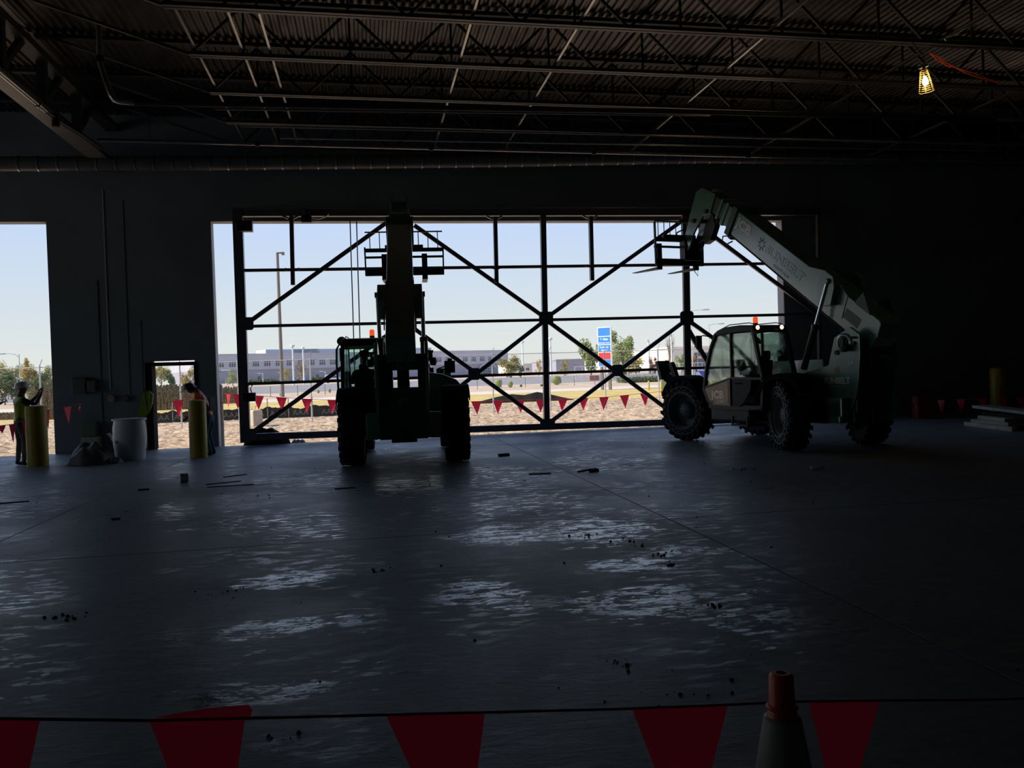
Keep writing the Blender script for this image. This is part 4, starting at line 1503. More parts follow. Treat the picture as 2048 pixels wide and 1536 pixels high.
driver((.66, 15.65), math.radians(3.3), .02, 'driver seen from behind in the cab of the middle telescopic handler')
driver((8.62, 14.6), math.radians(-13), .0, 'driver sitting in the cab of the right telescopic handler with lit lamps')

# ================================================================ things on the slab
def bollard(px, py, Y, r, h, label, cap=True):
    p = at(px, py, Y)
    t = thing('bollard', label, 'bollard', (p.x, Y, 0), 0, 'yellow bollards')
    MB().lathe((0, 0, 0), (0, 0, 1), [(r, 0), (r, h - .03), (r * .93, h), (r * .5, h + .02), (.001, h + .025)], 28).build('sleeve', K['yellow'], t, True)
    MB().lathe((0, 0, h - .19), (0, 0, 1), [(r + .002, 0), (r + .006, .01), (r + .002, .02)], 28).build('ridge', K['yellow'], t, True)
    return p


bollard(75, 900, 18.95, .205, 1.25, 'yellow bollard at the left beside the person in the yellow vest')
bollard(397, 890, 19.05, .185, 1.24, 'yellow bollard in front of the narrow doorway')
bollard(1996, 780, 20.2, .195, 1.30, 'yellow bollard at the far right behind the lumber pile')

p = at(258, 900, 19.2)
t = thing('plastic_drum', 'white plastic drum standing by the wall between tarp heap and doorway', 'drum', (p.x, 19.3, 0))
k_ = 1.06
MB().lathe((0, 0, 0), (0, 0, 1), [(.27 * k_, 0), (.285 * k_, .03), (.295 * k_, .22), (.31 * k_, .28), (.325 * k_, .5), (.315 * k_, .72), (.29 * k_, .86), (.29 * k_, .88), (.05, .87)], 36).build('body', K['white'], t, True)
MB().lathe((0, 0, .86), (0, 0, 1), [(.29 * k_, 0), (.33 * k_, .01), (.33 * k_, .04), (.29 * k_, .045)], 36).build('rim', K['white'], t, True)
MB().cyl((-.1, -.12, .86), (-.1, -.12, .915), .04, 12).cyl((.1, .1, .86), (.1, .1, .915), .04, 12).build('bung', K['white'], t, True)
MB().lathe((-.2, -.275, .42), (-.5, -.85, 0), [(.035, 0), (.035, .02), (.03, .022)], 12).build('label_spot', K['concrete'], t)
t = MB()
t.prism([V(-.1, 0, 0), V(-.02, 0, .02), V(.06, 0, -.10), (0.01, 0, -.16), V(-.03, 0, -.06)], (0, .02, 0))
t = t.build('paper_scrap', K['white'])
t.location = at(227, 869, 18.9)
t.location.x = p.x - .37
t.location.y = 19.25
tag(t, 'white torn scrap clinging to the left side of the white drum', 'scrap')


def heap(name, label, cat, c, rx, ry, h, m, seed, n=26, group=None):
    rnd = random.Random(seed)
    vs, fs = [], []
    for j in range(n + 1):
        for i in range(n + 1):
            u, v = -1 + 2 * i / n, -1 + 2 * j / n
            r = math.hypot(u, v)
            q = V(u * 2.3 + seed, v * 2.3, seed * .7)
            e = max(0, 1 - r ** 2.2)
            z = h * (e ** .6) * (.78 + .5 * noise.noise(q)) + (.02 if e > 0 else .004) + .05 * h * noise.noise(q * 4)
            wob = 1 + .12 * noise.noise(q * .8)
            vs.append((u * rx * wob, v * ry * wob, max(z, .004)))
    for j in range(n):
        for i in range(n):
            a = j * (n + 1) + i
            fs.append((a, a + 1, a + n + 2, a + n + 1))
    mb = MB()
    mb.add(vs, fs)
    o = mb.build(name, m, None, True)
    o.location = c
    return tag(o, label, cat, group)


p = at(197, 912, 18.9)
heap('tarp_heap', 'grey crumpled tarp heap on the floor left of the white drum', 'tarp', (p.x - .1, 18.8, 0), .44, .42, .46, K['tarp'], 3)
p = at(238, 905, 18.9)
heap('tarp_heap', 'small dark folded tarp end between the heap and the drum', 'tarp', (p.x - .05, 18.75, 0), .16, .22, .12, K['tarp'], 5)
p = at(535, 885, 22.1)
heap('black_tarp', 'black plastic sheeting bunched under the left end of the door frame', 'tarp', (p.x, 22.14, -.02), .56, .26, .44, K['btarp'], 8)
p = at(575, 885, 22.1)
heap('pale_rag', 'small pale rag lying at the sill beside the black sheeting', 'rag', (p.x + .25, 22.2, -.06), .20, .12, .14, K['tarp'], 11)

# hanging vest
t = thing('safety_vest', 'yellow safety vest hung on the pier beside the narrow doorway', 'vest', tuple(at(290, 808, WI - .12)))
m = MB()
vs, fs = [], []
out = [(-.02, .30), (.12, .33), (.20, .22), (.17, .02), (.13, -.12), (.05, -.28), (-.12, -.33), (-.18, -.20), (-.08, .05), (-.06, .22)]
m.prism([V(x, 0, z) for x, z in out], (0, .05, 0))
m.build('cloth', K['vest'], t, bevel=.01)
MB().bar((-.02, -.01, .28), (.04, -.01, -.26), .01, .035).bar((.12, -.01, .28), (.10, -.01, -.1), .01, .035).build('reflective_strip', K['reflect'], t)

# lumber and red box at the right
p = at(1985, 850, 17.9)
base = V(p.x, 17.9, 0)
q0, q1 = atz(1932, 851), atz(2029, 863)
base = V((q0.x + q1.x) / 2, (q0.y + q1.y) / 2, 0)
prz = math.degrees(math.atan2(q1.y - q0.y, q1.x - q0.x))
LL = (q1 - q0).length
du = (q1 - q0).normalized()
dn = V(-du.y, du.x, 0)


def plk(u, v, z, L, w_, h, r, label, m='wood', nm='plank', ry=0):
    o = MB().box(-L / 2, L / 2, -w_ / 2, w_ / 2, 0, h).build(nm, K[m], bevel=.004)
    o.location = base + du * u + dn * v + V(0, 0, z)
    o.rotation_euler = (0, math.radians(ry), math.radians(prz + r))
    tag(o, label, nm, 'lumber pile')


plk(0, 0, 0, LL, .10, .095, 0, 'lowest pale timber of the pile at the right edge, nearest the camera')
plk(.15, .55, 0, LL, .10, .095, 0, 'low timber of the pile at the right edge, behind the lowest one')
plk(.0, .30, .097, LL * .72, .62, .075, 2, 'short pale board lying on the two bottom timbers of the pile')
plk(.04, .32, .175, LL * .62, .58, .085, -3, 'pale split board second from the top of the pile')
plk(.20, .38, .262, LL * .8, .40, .075, 2, 'dark timber packed under the slanting top board of the pile', 'btarp')
plk(.45, .38, .375, LL * 1.35, .42, .065, 3, 'long grey board slanting on top of the lumber pile', 'wood', 'plank', 1.8)

p = at(1836, 840, 20.6)
t = thing('red_box', 'red metal cabinet lettered F E standing at the right wall', 'cabinet', (p.x + .15, 20.6, 0), math.radians(-20))
MB().box(-.20, .20, -.28, .28, 0, .60).build('body', mat('cabinet_red', (.28, .05, .05), .6, nscale=3), t, bevel=.008)
MB().box(-.215, .215, -.30, .30, .60, .63).build('lid', K['steel'], t, bevel=.004)
text_on('F', .16, (-.204, .06, .46), (0, -1, 0), (0, 0, 1), K['text'], t, .004)
text_on('E', .16, (-.204, -.08, .30), (0, -1, 0), (0, 0, 1), K['text'], t, .004)


# debris
deb = [((1008, 912), .22, .07, .05, 'dark brick-like block lying between the wheels of the middle lift', 'block', 'btarp', 10),
       ((1175, 941), .50, .03, .02, 'dark batten crossing the floor joint', 'batten', 'btarp', 38),
       ((1188, 943), .14, .10, .05, 'dark lump beside the crossing batten', 'lump', 'btarp', 20),
       ((232, 1039), .10, .03, .02, 'small dark chip on the floor at the left', 'chip', 'btarp', -5),
       ((447, 966), .55, .03, .012, 'broken lath on the floor near the white roll, lower one', 'lath', 'wood', 25),
       ((470, 952), .45, .025, .012, 'broken pale lath on the floor near the white roll, upper one', 'lath', 'wood', 38),
       ((462, 972), .7, .02, .01, 'long thin lath lying level behind the roll', 'lath', 'btarp', 3),
       ((288, 980), .16, .05, .02, 'flat dark scrap in front of the white drum', 'scrap', 'btarp', 5),
       ((20, 1006), .5, .04, .012, 'dark strip on the floor at the left edge', 'strip', 'btarp', 8),
       ((1080, 948), .35, .12, .012, 'flat dark scrap left of the crossing batten', 'scrap', 'btarp', -12),
       ((690, 977), .30, .06, .012, 'flat dark scrap behind the middle lift', 'scrap', 'btarp', 8)]
for (px, py), L, w_, h, l, nm, mk, a in deb:
    g_ = atz(px, py)
    o = MB().hexa([(-L / 2, -w_ / 2, 0), (L / 2, -w_ * .4, 0), (L * .46, w_ / 2, 0), (-L / 2, w_ * .45, 0), (-L / 2, -w_ / 2, h), (L / 2, -w_ * .4, h * .8), (L * .46, w_ / 2, h), (-L / 2, w_ * .45, h * .9)]).build(nm, K[mk])
    o.location = (g_.x, g_.y, .001)
    o.rotation_euler = (0, 0, math.radians(a))
    tag(o, l, nm)
g_ = atz(367, 964)
o = MB().lathe((-.05, 0, .07), (1, .3, 0), [(.02, 0), (.07, 0), (.07, .12), (.02, .12), (.02, .02)], 20).build('paper_roll', K['white'], smooth=True)
o.location = (g_.x, g_.y, 0)
tag(o, 'small white roll lying on the floor in front of the bollards', 'roll')
g_ = atz(1637, 939)
o = MB().lathe((-.11, .03, .034), (1, -.3, 0), [(.03, 0), (.033, .02), (.031, .08), (.033, .14), (.014, .19), (.014, .215), (.001, .22)], 16).build('water_bottle', K['cglassb'], smooth=True)
o.location = (g_.x, g_.y, 0)
tag(o, 'clear plastic bottle lying on the floor in front of the right lift', 'bottle')
m = MB()
rnd = random.Random(4)
clusters = [(450, 1187, .35), (1430, 1213, .10), (770, 1140, .15), (1260, 1085, .3), (1170, 1072, .12), (1330, 1110, .2), (1340, 1130, .05), (1490, 940, .2), (1250, 1330, .1), (1320, 1385, .35), (130, 1235, .15), (560, 1480, .1)]
for i in range(420):
    if i < 170:
        cx, cy, sp_ = clusters[i % len(clusters)]
        g_ = atz(cx, cy)
        x, y = g_.x + rnd.gauss(0, sp_ * .5), g_.y + rnd.gauss(0, sp_ * .4)
    else:
        x, y = rnd.uniform(-8, 11), rnd.uniform(3.5, 19)
    r = rnd.choice((.003, .004, .006, .008, .013)) * (1.25 if i < 170 else 1) * (.5 + .5 * min(1, max(.4, y / 8)))
    pts = [(x + math.cos(2 * PI * k / 5) * r * rnd.uniform(.7, 1.3), y + math.sin(2 * PI * k / 5) * r * rnd.uniform(.7, 1.3), 0.0005) for k in range(5)]
    n0 = len(m.v)
    m.add(pts + [(x + (q[0] - x) * .5, y + (q[1] - y) * .5, r * .9) for q in pts], [(0, 1, 6, 5), (1, 2, 7, 6), (2, 3, 8, 7), (3, 4, 9, 8), (4, 0, 5, 9), (5, 6, 7, 8, 9)])
o = m.build('floor_crumbs', K['btarp'])
tag(o, 'dark dirt crumbs scattered over the concrete floor', 'dirt', kind='stuff')

# ================================================================ pennant strings
def pennants(label, path, flags, w_, h, glabel, sag=.0, curl=.014, seed=1, parent_name='pennant_string', cr_=.006):
    """path: 3D points of the cord; flags: list of distances (0..1 along) -> each flag a child"""
    o0 = Vector(path[0])
    t = thing(parent_name, label, 'pennant string', tuple(o0))
    pts = []
    for a, b_ in zip(path, path[1:]):
        for k in range(6):
            s = k / 6
            p = Vector(a).lerp(Vector(b_), s)
            p.z -= sag * 4 * s * (1 - s)
            pts.append(p)
    pts.append(Vector(path[-1]))
    MB().tube([p - o0 for p in pts], cr_, 5).build('cord', K['flagcord'], t)
    rnd = random.Random(seed)
    for f in flags:
        fx, ww, hh, tw, sk = f
        # locate by x along the path
        for a, b_ in zip(pts, pts[1:]):
            if min(a.x, b_.x) <= fx <= max(a.x, b_.x):
                s = (fx - a.x) / (b_.x - a.x + 1e-9)
                p = a.lerp(b_, s)
                d = (b_ - a).normalized()
                break
        else:
            continue
        n = 7
        fw = V(-d.y, d.x, 0).normalized()
        vs, fs = [], []
        for j in range(n + 1):
            v = j / n
            for i in range(5):
                u = -.5 + i / 4
                q = d * (u * ww * (1 - v)) + V(0, 0, -hh * v) + d * (sk * v * ww)
                q += fw * (curl * math.sin(u * 5 + v * 3 + fx * 7) * v * (1 - v * .8) + tw * v * (u + .3))
                vs.append(p - o0 + q)
        for j in range(n):
            for i in range(4):
                a = j * 5 + i
                fs.append((a, a + 1, a + 6, a + 5))
        MB().add(vs, fs).build('pennant', K['flag'], t, True)
    return t


SY = 23.2
def FX(px, py):
    return at(px, py, SY)


pth = [V(at(442, 786, 22.75).x, 22.75, at(442, 786, 22.75).z), FX(457, 788), FX(522, 792), FX(563, 795), FX(613, 798), FX(665, 800), FX(800, 803), FX(944, 803), FX(1045, 800), FX(1135, 798), FX(1215, 794), FX(1285, 787), FX(1350, 780), V(XC + .05, WO, .85)]
fl = []
for px in (457, 477, 517, 563, 613.5, 665, 952, 996, 1039, 1081, 1125.5, 1167, 1208, 1249, 1290, 1331):
    fl.append((FX(px, 795).x, .285, .38, random.uniform(-.02, .06), random.uniform(-.12, .12)))
pennants('red pennant string stretched across outside the great doorway', pth, fl, .27, .38, '')
pth = [V(XD0 - .05, WO + .01, at(306, 808, 22.9).z), at(345, 803, 22.9), at(383, 796, 22.9), V(XD1 + .08, WO + .01, at(396, 795, 22.9).z)]
pennants('red pennant string hanging across the narrow doorway', pth, [(at(317, 800, 22.9).x, .24, .40, 0, -.1), (at(356, 800, 22.9).x, .27, .44, .05, .05)], .2, .3, '')
pth = [at(82, 824, 19.15), at(105, 818, 19.4), at(140, 813, 19.9), at(166, 806, 20.6), V(at(167, 806, WI - .1).x, WI - .1, at(167, 806, WI - .1).z)]
pennants('red pennant string from the left bollard to the dark pier', pth, [(at(95, 820, 19.3).x, .14, .42, .0, .1), (at(136, 815, 19.85).x, .23, .40, .0, .05), (at(162, 806, 20.5).x, .12, .18, .1, .0)], .2, .3, '')
pth = [at(-70, 862, 19.0), at(5, 851, 19.0), at(30, 848, 19.0), at(50, 838, 18.95), at(66, 828, 18.9)]
pennants('red pennant string left of the left bollard', pth, [(at(2, 850, 19).x, .2, .16, .0, .1), (at(24, 848, 19).x, .12, .40, .0, .1), (at(50, 838, 19).x, .14, .40, .0, .05)], .2, .3, '')
pth = [at(1866, 801, 20.1), at(1900, 800, 19.6), at(1950, 797, 19.0), at(2000, 796, 18.6), at(2060, 793, 18.2), at(2120, 790, 18)]
pennants('red pennant string running right from the red cabinet', pth, [(at(px, 800, Y).x, .21, .36, .03, s) for px, Y, s in ((1880, 19.9, .12), (1921, 19.35, 0), (1963, 18.9, .25), (2004, 18.6, .1), (2044, 18.3, .1))], .2, .3, '', cr_=.004)
NY = 1.95
npts = [(-140, 1440), (0, 1437), (70, 1438), (300, 1441), (470, 1437), (600, 1434), (800, 1429), (1000, 1424), (1240, 1418), (1400, 1412), (1530, 1406), (1600, 1403), (1780, 1401), (1950, 1400), (2100, 1396), (2300, 1392)]
pth = [at(a, b_, NY + .0001 * a) for a, b_ in npts]
fl = []
for px, ww, sk, tw in ((-45, .24, .1, 0), (395, .205, .15, .03), (872, .245, .22, .02), (1362, .275, .05, .02), (1690, .225, -.05, .04), (2120, .26, -.1, .03)):
    fl.append((at(px, 1420, NY + .0001 * px).x, ww, .42, tw, sk))
npn = pennants('red pennant string close to the camera along the bottom of the photo', pth, fl, .25, .4, '', curl=.012, cr_=.0035)
# the turned-up edge of the second near pennant
a, b_, c, d = at(308, 1437, 2.0), at(500, 1435, 2.0), at(497, 1409, 1.98), at(420, 1416, 1.98)
e = at(345, 1428, 1.99)
o = MB().add([a, b_, c, d, e, at(505, 1420, 1.985)], [(0, 1, 5, 2, 3, 4)]).build('pennant', K['flag'])
local(o, npn)
o.matrix_parent_inverse = Matrix.Identity(4)
o.location = -npn.location

cn = at(1562, 1345, 1.80)
t = thing('traffic_cone', 'orange traffic cone with a grey collar close to the camera, holding the pennant string', 'traffic cone', (cn.x, cn.y, 0))
H = cn.z
m = MB().lathe((0, 0, 0), (0, 0, 1), [(.150, .03), (.145, .05), (.034 + .11 * .35, H * .66), (.032, H - .085), (.030, H - .08), (.028, H - .008), (.022, H), (.012, H), (.012, H - .03)], 32)
m.build('cone', K['orange'], t, True)
MB().lathe((0, 0, H - .085), (0, 0, 1), [(.033, 0), (.037, .006), (.033, .012)], 28).build('lip', K['orange'], t, True)
MB().lathe((0, 0, H * .45), (0, 0, 1), [(.108, 0), (.1075, .01), (.0425, H * .55 - .105), (.034, H * .55 - .10)], 32).build('collar', K['collar'], t, True)
MB().box(-.19, .19, -.19, .19, 0, .035).build('base', K['black'], t, bevel=.01)
a0 = pth[10]

# ================================================================ bulb with guard
bp_ = at(1850, 158, 12.7)
t = thing('guarded_bulb', 'lit bulb in a yellow wire guard hanging from a joist at the upper right', 'lamp', tuple(bp_))
MB().lathe((0, 0, -.05), (0, 0, 1), [(.001, -.06), (.035, -.045), (.048, -.01), (.044, .03), (.024, .07), (.02, .10)], 18).build('bulb', K['bulb'], t, True)
MB().cyl((0, 0, .10), (0, 0, .20), .03, 14).build('socket', K['black'], t, True)
MB().tube([(-.085, 0, .175), (-.04, 0, .19), (.04, 0, .20), (.09, 0, .215)], .016, 8).tube([(-.08, 0, .235), (.07, 0, .265)], .012, 6).build('clamp', K['white'], t, True)
m = MB()
for k in range(11):
    z = -.21 + k * .034
    r = .125 - .0062 * k
    ring = [V(math.cos(2 * PI * i / 20) * r, math.sin(2 * PI * i / 20) * r, z) for i in range(21)]
    m.tube(ring, .0045, 5, False)
for i in range(6):
    a = 2 * PI * i / 6
    m.tube([V(math.cos(a) * .125, math.sin(a) * .125, -.21), V(math.cos(a) * .063, math.sin(a) * .063, .13), V(math.cos(a) * .03, math.sin(a) * .03, .17)], .0045, 5)
m.build('wire_guard', K['guard'], t)
t.rotation_euler = (0, math.radians(-7), 0)
o = MB().tube([(0, 0, 0), (.03, .02, .2), (.05, .3, .55), (.05, .42, .80)], .008, 6).build('lamp_cord', K['black'], t)
o.location = (0.02, 0, .2)
pl = bpy.data.lights.new('bulb_light', 'POINT')
pl.energy = 40
pl.color = (1.0, .66, .30)
pl.shadow_soft_size = .05
plo = bpy.data.objects.new('bulb_light', pl)
C.objects.link(plo)
plo.parent = t
plo.location = (0, 0, -.06)
cp = [(1860, 106), (1872, 116), (1895, 128), (1920, 139), (1945, 149), (1975, 158), (2000, 166)]
p0 = at(*cp[0], 13.06)
m = MB()
for dz in (0, .03, -.025):
    m.tube([at(a, b_, 13.06 - .04 * i) - p0 + V(0, .02 * math.sin(i * 2 + dz * 90), dz * math.sin(i * 1.1)) for i, (a, b_) in enumerate(cp)], .010, 6)
o = m.build('extension_cord', mat('cord_orange', (.60, .10, .03), .5), smooth=True)
o.location = p0
tag(o, 'orange extension cord strung from the joist beside the lit bulb', 'cord')
pts = [at(1893, 76, 12.9), at(1899, 73, 12.85), at(1899, 80, 12.8), at(1892, 82, 12.8), at(1889, 78, 12.8), at(1893, 75, 12.8), at(1910, 70, 12.6), at(1935, 54, 12.4), at(1955, 50, 12.3)]
o = MB().tube([p - pts[0] for p in pts], .009, 6).build('tie_wire', K['galv'], smooth=True)
o.location = pts[0]
tag(o, 'curled wire tied round the bridging bar above the lit bulb', 'wire')
# ================================================================ outdoors
def strip(name, x0, x1, ys_, m, nx=24, amp=0.0, scale=1.0, kind='structure', slant=0.0):
    vs, fs = [], []
    for j, y in enumerate(ys_):
        for i in range(nx + 1):
            x = x0 + (x1 - x0) * i / nx
            z = terr(y)
            if amp:
                f = min(1, max(0, (y - 22.15) * 2))
                z += f * amp * (noise.noise(V(x * scale, y * scale * 1.5, 0)) + .6 * noise.noise(V(x * scale * 3, y * scale * 4, 3)) + .4 * abs(noise.noise(V(x * .7, y * 3.1, 9))))
            vs.append((x, y + slant * x * (0 if y < 45 else 1), z))
    for j in range(len(ys_) - 1):
        for i in range(nx):
            a = j * (nx + 1) + i
            fs.append((a, a + 1, a + nx + 2, a + nx + 1))
    o = MB().add(vs, fs).build(name, m, None, True)
    o['kind'] = kind
    return o


def fr(a, b_, n):
    return [a + (b_ - a) * k / n for k in range(n + 1)]


strip('ground', -32, 34, fr(22.05, 46, 230), K['dirt'], 560, .085, 3.6)
strip('ground', -140, -32, fr(22.05, 46, 4), K['dirt'], 8)
strip('ground', 34, 140, fr(22.05, 46, 4), K['dirt'], 8)
strip('lawn', -140, 140, [46, 50, 55, 60, 65], K['grass'], 20)
strip('road', -200, 260, [65, 68, 72], K['road'], 20)
strip('verge', -200, 260, [72, 76, 82, 90, 93], K['tan'], 20)
strip('car_park', -300, 400, [93, 100, 110, 120, 130, 140, 150], K['asphalt'], 20)
strip('far_ground', -900, 1200, [150, 170, 200, 250, 400, 900], K['tan'], 20)


def crown(c, rx, ry, rz, n, size, seed, blobs=11):
    rnd = random.Random(seed)
    m = MB()
    bl_ = []
    for k in range(blobs):
        a, e = rnd.uniform(0, 2 * PI), rnd.uniform(-.95, 1)
        q_ = rnd.uniform(.35, .85) if blobs > 6 else .55
        bl_.append((V(math.cos(a) * rx * q_, math.sin(a) * ry * q_, e * rz * (.95 - .3 * q_) if blobs > 6 else e * rz * .6), rnd.uniform(.20, .42) if blobs > 6 else rnd.uniform(.38, .62)))
    bl_.append((V(0, 0, rz * .1), .5))
    for i in range(n):
        b_, s = rnd.choice(bl_)
        d = V(rnd.gauss(0, 1), rnd.gauss(0, 1), rnd.gauss(0, 1)).normalized()
        rr = s * rnd.uniform(.4, 1.25)
        p = c + b_ + V(d.x * rx * rr, d.y * ry * rr, d.z * rz * rr)
        a = V(rnd.gauss(0, 1), rnd.gauss(0, 1), rnd.gauss(0, 1)).normalized() * size * rnd.uniform(.6, 1.3)
        q = a.cross(V(rnd.gauss(0, 1), rnd.gauss(0, 1), rnd.gauss(0, 1))).normalized() * size * rnd.uniform(.4, .8)
        m.add([p - a, p + q, p + a, p - q], [(0, 1, 2, 3)])
    return m


def tree(px, ytop, wpx, D, leaf, label, n=900, nm='tree', dens=1.0, bare=False):
    p = at(px, 760, D)
    zb = terr(D)
    ztop = at(px, ytop, D).z
    H = ztop - zb
    r = wpx / FPX * D * 1.02 / 2
    t = thing(nm, label, 'tree', (p.x, D, zb), 0, 'trees across the road')
    rnd = random.Random(int(px * 7))
    m = MB()
    m.tube([(0, 0, 0), (r * .05, 0, H * .3), (0, 0, H * .6)], [max(.06, H * .028), max(.05, H * .02), .03], 7)
    nb = 26 if bare else 6
    for k in range(nb):
        a = 2 * PI * k / nb * 2.4
        z0 = H * rnd.uniform(.22, .55)
        e = V(math.cos(a) * r * rnd.uniform(.5, .95), math.sin(a) * r * .6, H * rnd.uniform(.6, .98))
        mid = V(e.x * .4, e.y * .4, (z0 + e.z) * .52)
        m.tube([(0, 0, z0), mid, e], [.05, .03, .012], 4)
        if bare:
            for q in range(3):
                m.tube([mid, mid + V(rnd.uniform(-1, 1) * r * .4, rnd.uniform(-.3, .3) * r, H * rnd.uniform(.1, .3))], [.02, .01], 3)
    m.build('trunk', K['bark'], t, True)
    if n:
        c0 = .53 if H > 3 else .5
        crown(V(0, 0, H * c0), r, r * .8, H * (1 - c0) * .98, n, max(.10, r * .075), int(px)).build('foliage', K[leaf], t)
    return t


T = [(1022, 711, 48, 150, 'leaf_olive', 'olive tree in front of the right end of the long grey building', 1500),
     (1042, 729, 15, 140, 'leaf_dark', 'small dark bushy tree at the right end of the long grey building', 500),
     (1078, 719, 17, 172, 'leaf_gold', 'small gold tree just left of the middle door post', 500),
     (1130, 716, 24, 152, 'leaf_olive', 'small olive tree in front of the low warehouse, right of the middle post', 700),
     (1182, 682, 62, 112, 'leaf_green', 'large green tree left of the blue road sign', 2600),
     (1246, 657, 54, 116, 'leaf_green', 'tallest green tree directly right of the blue road sign', 2600),
     (1258, 712, 60, 128, 'leaf_gold', 'wide golden tree low behind the foot of the road sign', 1600),
     (1306, 714, 19, 128, 'leaf_rust', 'rust red tree in front of the grey building with roof units', 700),
     (1336, 712, 15, 132, 'leaf_gold', 'small yellow tree between the rust tree and the door post', 450),
     (1364, 704, 32, 120, 'leaf_green', 'green tree directly behind the right door post', 1200),
     (1388, 708, 22, 122, 'leaf_rust', 'reddish tree right of the right door post', 700),
     (1437, 705, 48, 110, 'leaf_olive', 'olive tree seen through the cab door window of the right lift', 1700),
     (572, 731, 25, 190, 'leaf_olive', 'yellow green tree at the foot of the tall brown light pole', 800),
     (465, 739, 28, 175, 'leaf_green', 'green tree between the pier and the left door post', 700),
     (322, 733, 44, 150, 'leaf_olive', 'greyish olive tree at the left in the narrow doorway', 1400),
     (345, 747, 22, 120, 'leaf_dark', 'dark green conifer in the narrow doorway', 900),
     (372, 738, 24, 130, 'leaf_gold', 'golden tree at the right in the narrow doorway', 900),
     (386, 731, 22, 140, 'leaf_olive', 'taller olive tree behind the stooping worker', 700),
     (56, 717, 34, 105, 'leaf_gold', 'tall golden tree above the person with the white hard hat', 1800),
     (22, 722, 40, 108, 'leaf_olive', 'wide olive tree at the left edge', 1600),
     (-12, 728, 46, 112, 'leaf_olive', 'olive tree cut by the left edge of the photo', 1200),
     (88, 732, 36, 110, 'leaf_olive', 'olive tree at the edge of the dark pier', 1400),
     (8, 745, 60, 85, 'leaf_dark', 'dark dense tree low at the left edge', 1800),
     (64, 747, 60, 88, 'leaf_dark', 'dark dense tree low behind the person with the white hard hat', 1800),
     (112, 748, 40, 86, 'leaf_dark', 'dark dense tree low at the pier edge', 1200)]
for px, yt, wp_, D, lf, lb, n in T:
    tree(px, yt, wp_, D, lf, lb, int(n * 1.6))
tree(602, 719, 34, 185, 'leaf_olive', 'half bare brownish tree between two white lamp poles', 160, bare=True)
tree(1342, 664, 34, 170, 'leaf_olive', 'tall bare tree left of the right door post', 0, bare=True)

# shrubs
for px, D, w_, h, lf, lb in ((997, 82, 17, .85, 'leaf_green', 'round clipped shrub left of the middle door post, larger of a pair'), (1020.5, 81, 12, .65, 'leaf_green', 'round clipped shrub left of the middle door post, smaller of a pair'),
                             (1114, 85, 19.5, .98, 'leaf_green', 'round clipped shrub right of the middle door post'), (1042, 82, 6, .25, 'leaf_dark', 'tiny low plant right of the pair of clipped shrubs'),
                             (1083, 81, 6, .25, 'leaf_dark', 'tiny low plant just left of the middle door post'), (561, 80, 5, .4, 'leaf_green', 'tiny shrub left of the foot of the tall brown pole'),
                             (615.5, 84, 5, .3, 'leaf_green', 'tiny shrub right of the tall brown pole, first one'), (636, 86, 5, .33, 'leaf_green', 'tiny shrub right of the tall brown pole, second one'),
                             (659, 87, 6, .42, 'leaf_green', 'tiny shrub beside the cab of the middle lift')):
    p = at(px, 770, D)
    r = w_ / FPX * D / 2
    t = thing('shrub', lb, 'shrub', (p.x, D, terr(D)), 0, 'shrubs on the verge')
    MB().tube([(0, 0, 0), (0, 0, h * .5)], .04, 6).build('stem', K['bark'], t)
    m = MB()
    m.lathe((0, 0, 0), (0, 0, 1), [(r * .3, h * .03), (r * .62, h * .15), (r * .85, h * .4), (r * .88, h * .75), (r * .6, h * .93), (.001, h * .96)], 14)
    m2 = crown(V(0, 0, h * .52), r, r, h * .5, 420, r * .14, int(px), 5)
    m.add(m2.v, m2.f)
    m.build('foliage', K[lf], t)


def hedge(px0, px1, D, h, lf, label, n=1500, size=.2, dy=2.0, nm='hedge'):
    a, b_ = at(px0, 760, D), at(px1, 760, D)
    t = thing(nm, label, 'hedge', ((a.x + b_.x) / 2, D, terr(D)))
    L = (b_.x - a.x) / 2
    rnd = random.Random(int(px0))
    m = MB()
    m.box(-L * .97, L * .97, -dy * .3, dy * .3, 0, h * .7)
    for i in range(n):
        p = V(rnd.uniform(-L, L), rnd.uniform(-dy / 2, dy / 2), h * rnd.uniform(.0, 1.0) ** .7 * (.8 + .25 * noise.noise(V(i * .01, px0, 0))))
        q1 = V(rnd.gauss(0, 1), rnd.gauss(0, 1), rnd.gauss(0, 1)).normalized() * size * rnd.uniform(.5, 1.2)
        q2 = q1.cross(V(rnd.gauss(0, 1), rnd.gauss(0, 1), rnd.gauss(0, 1))).normalized() * size * .5
        m.add([p - q1, p + q2, p + q1, p - q2], [(0, 1, 2, 3)])
    m.build('foliage', K[lf], t)


hedge(1240, 1318, 84, .62, 'leaf_dark', 'low dark juniper hedge right of the road sign', 1600, .16, 3)
hedge(492, 556, 215, 1.1, 'leaf_dark', 'low green hedge before the grey building, left of the brown pole', 900, .35)
hedge(622, 665, 210, 1.2, 'leaf_dark', 'low green hedge before the grey building, right of the white poles', 700, .35)


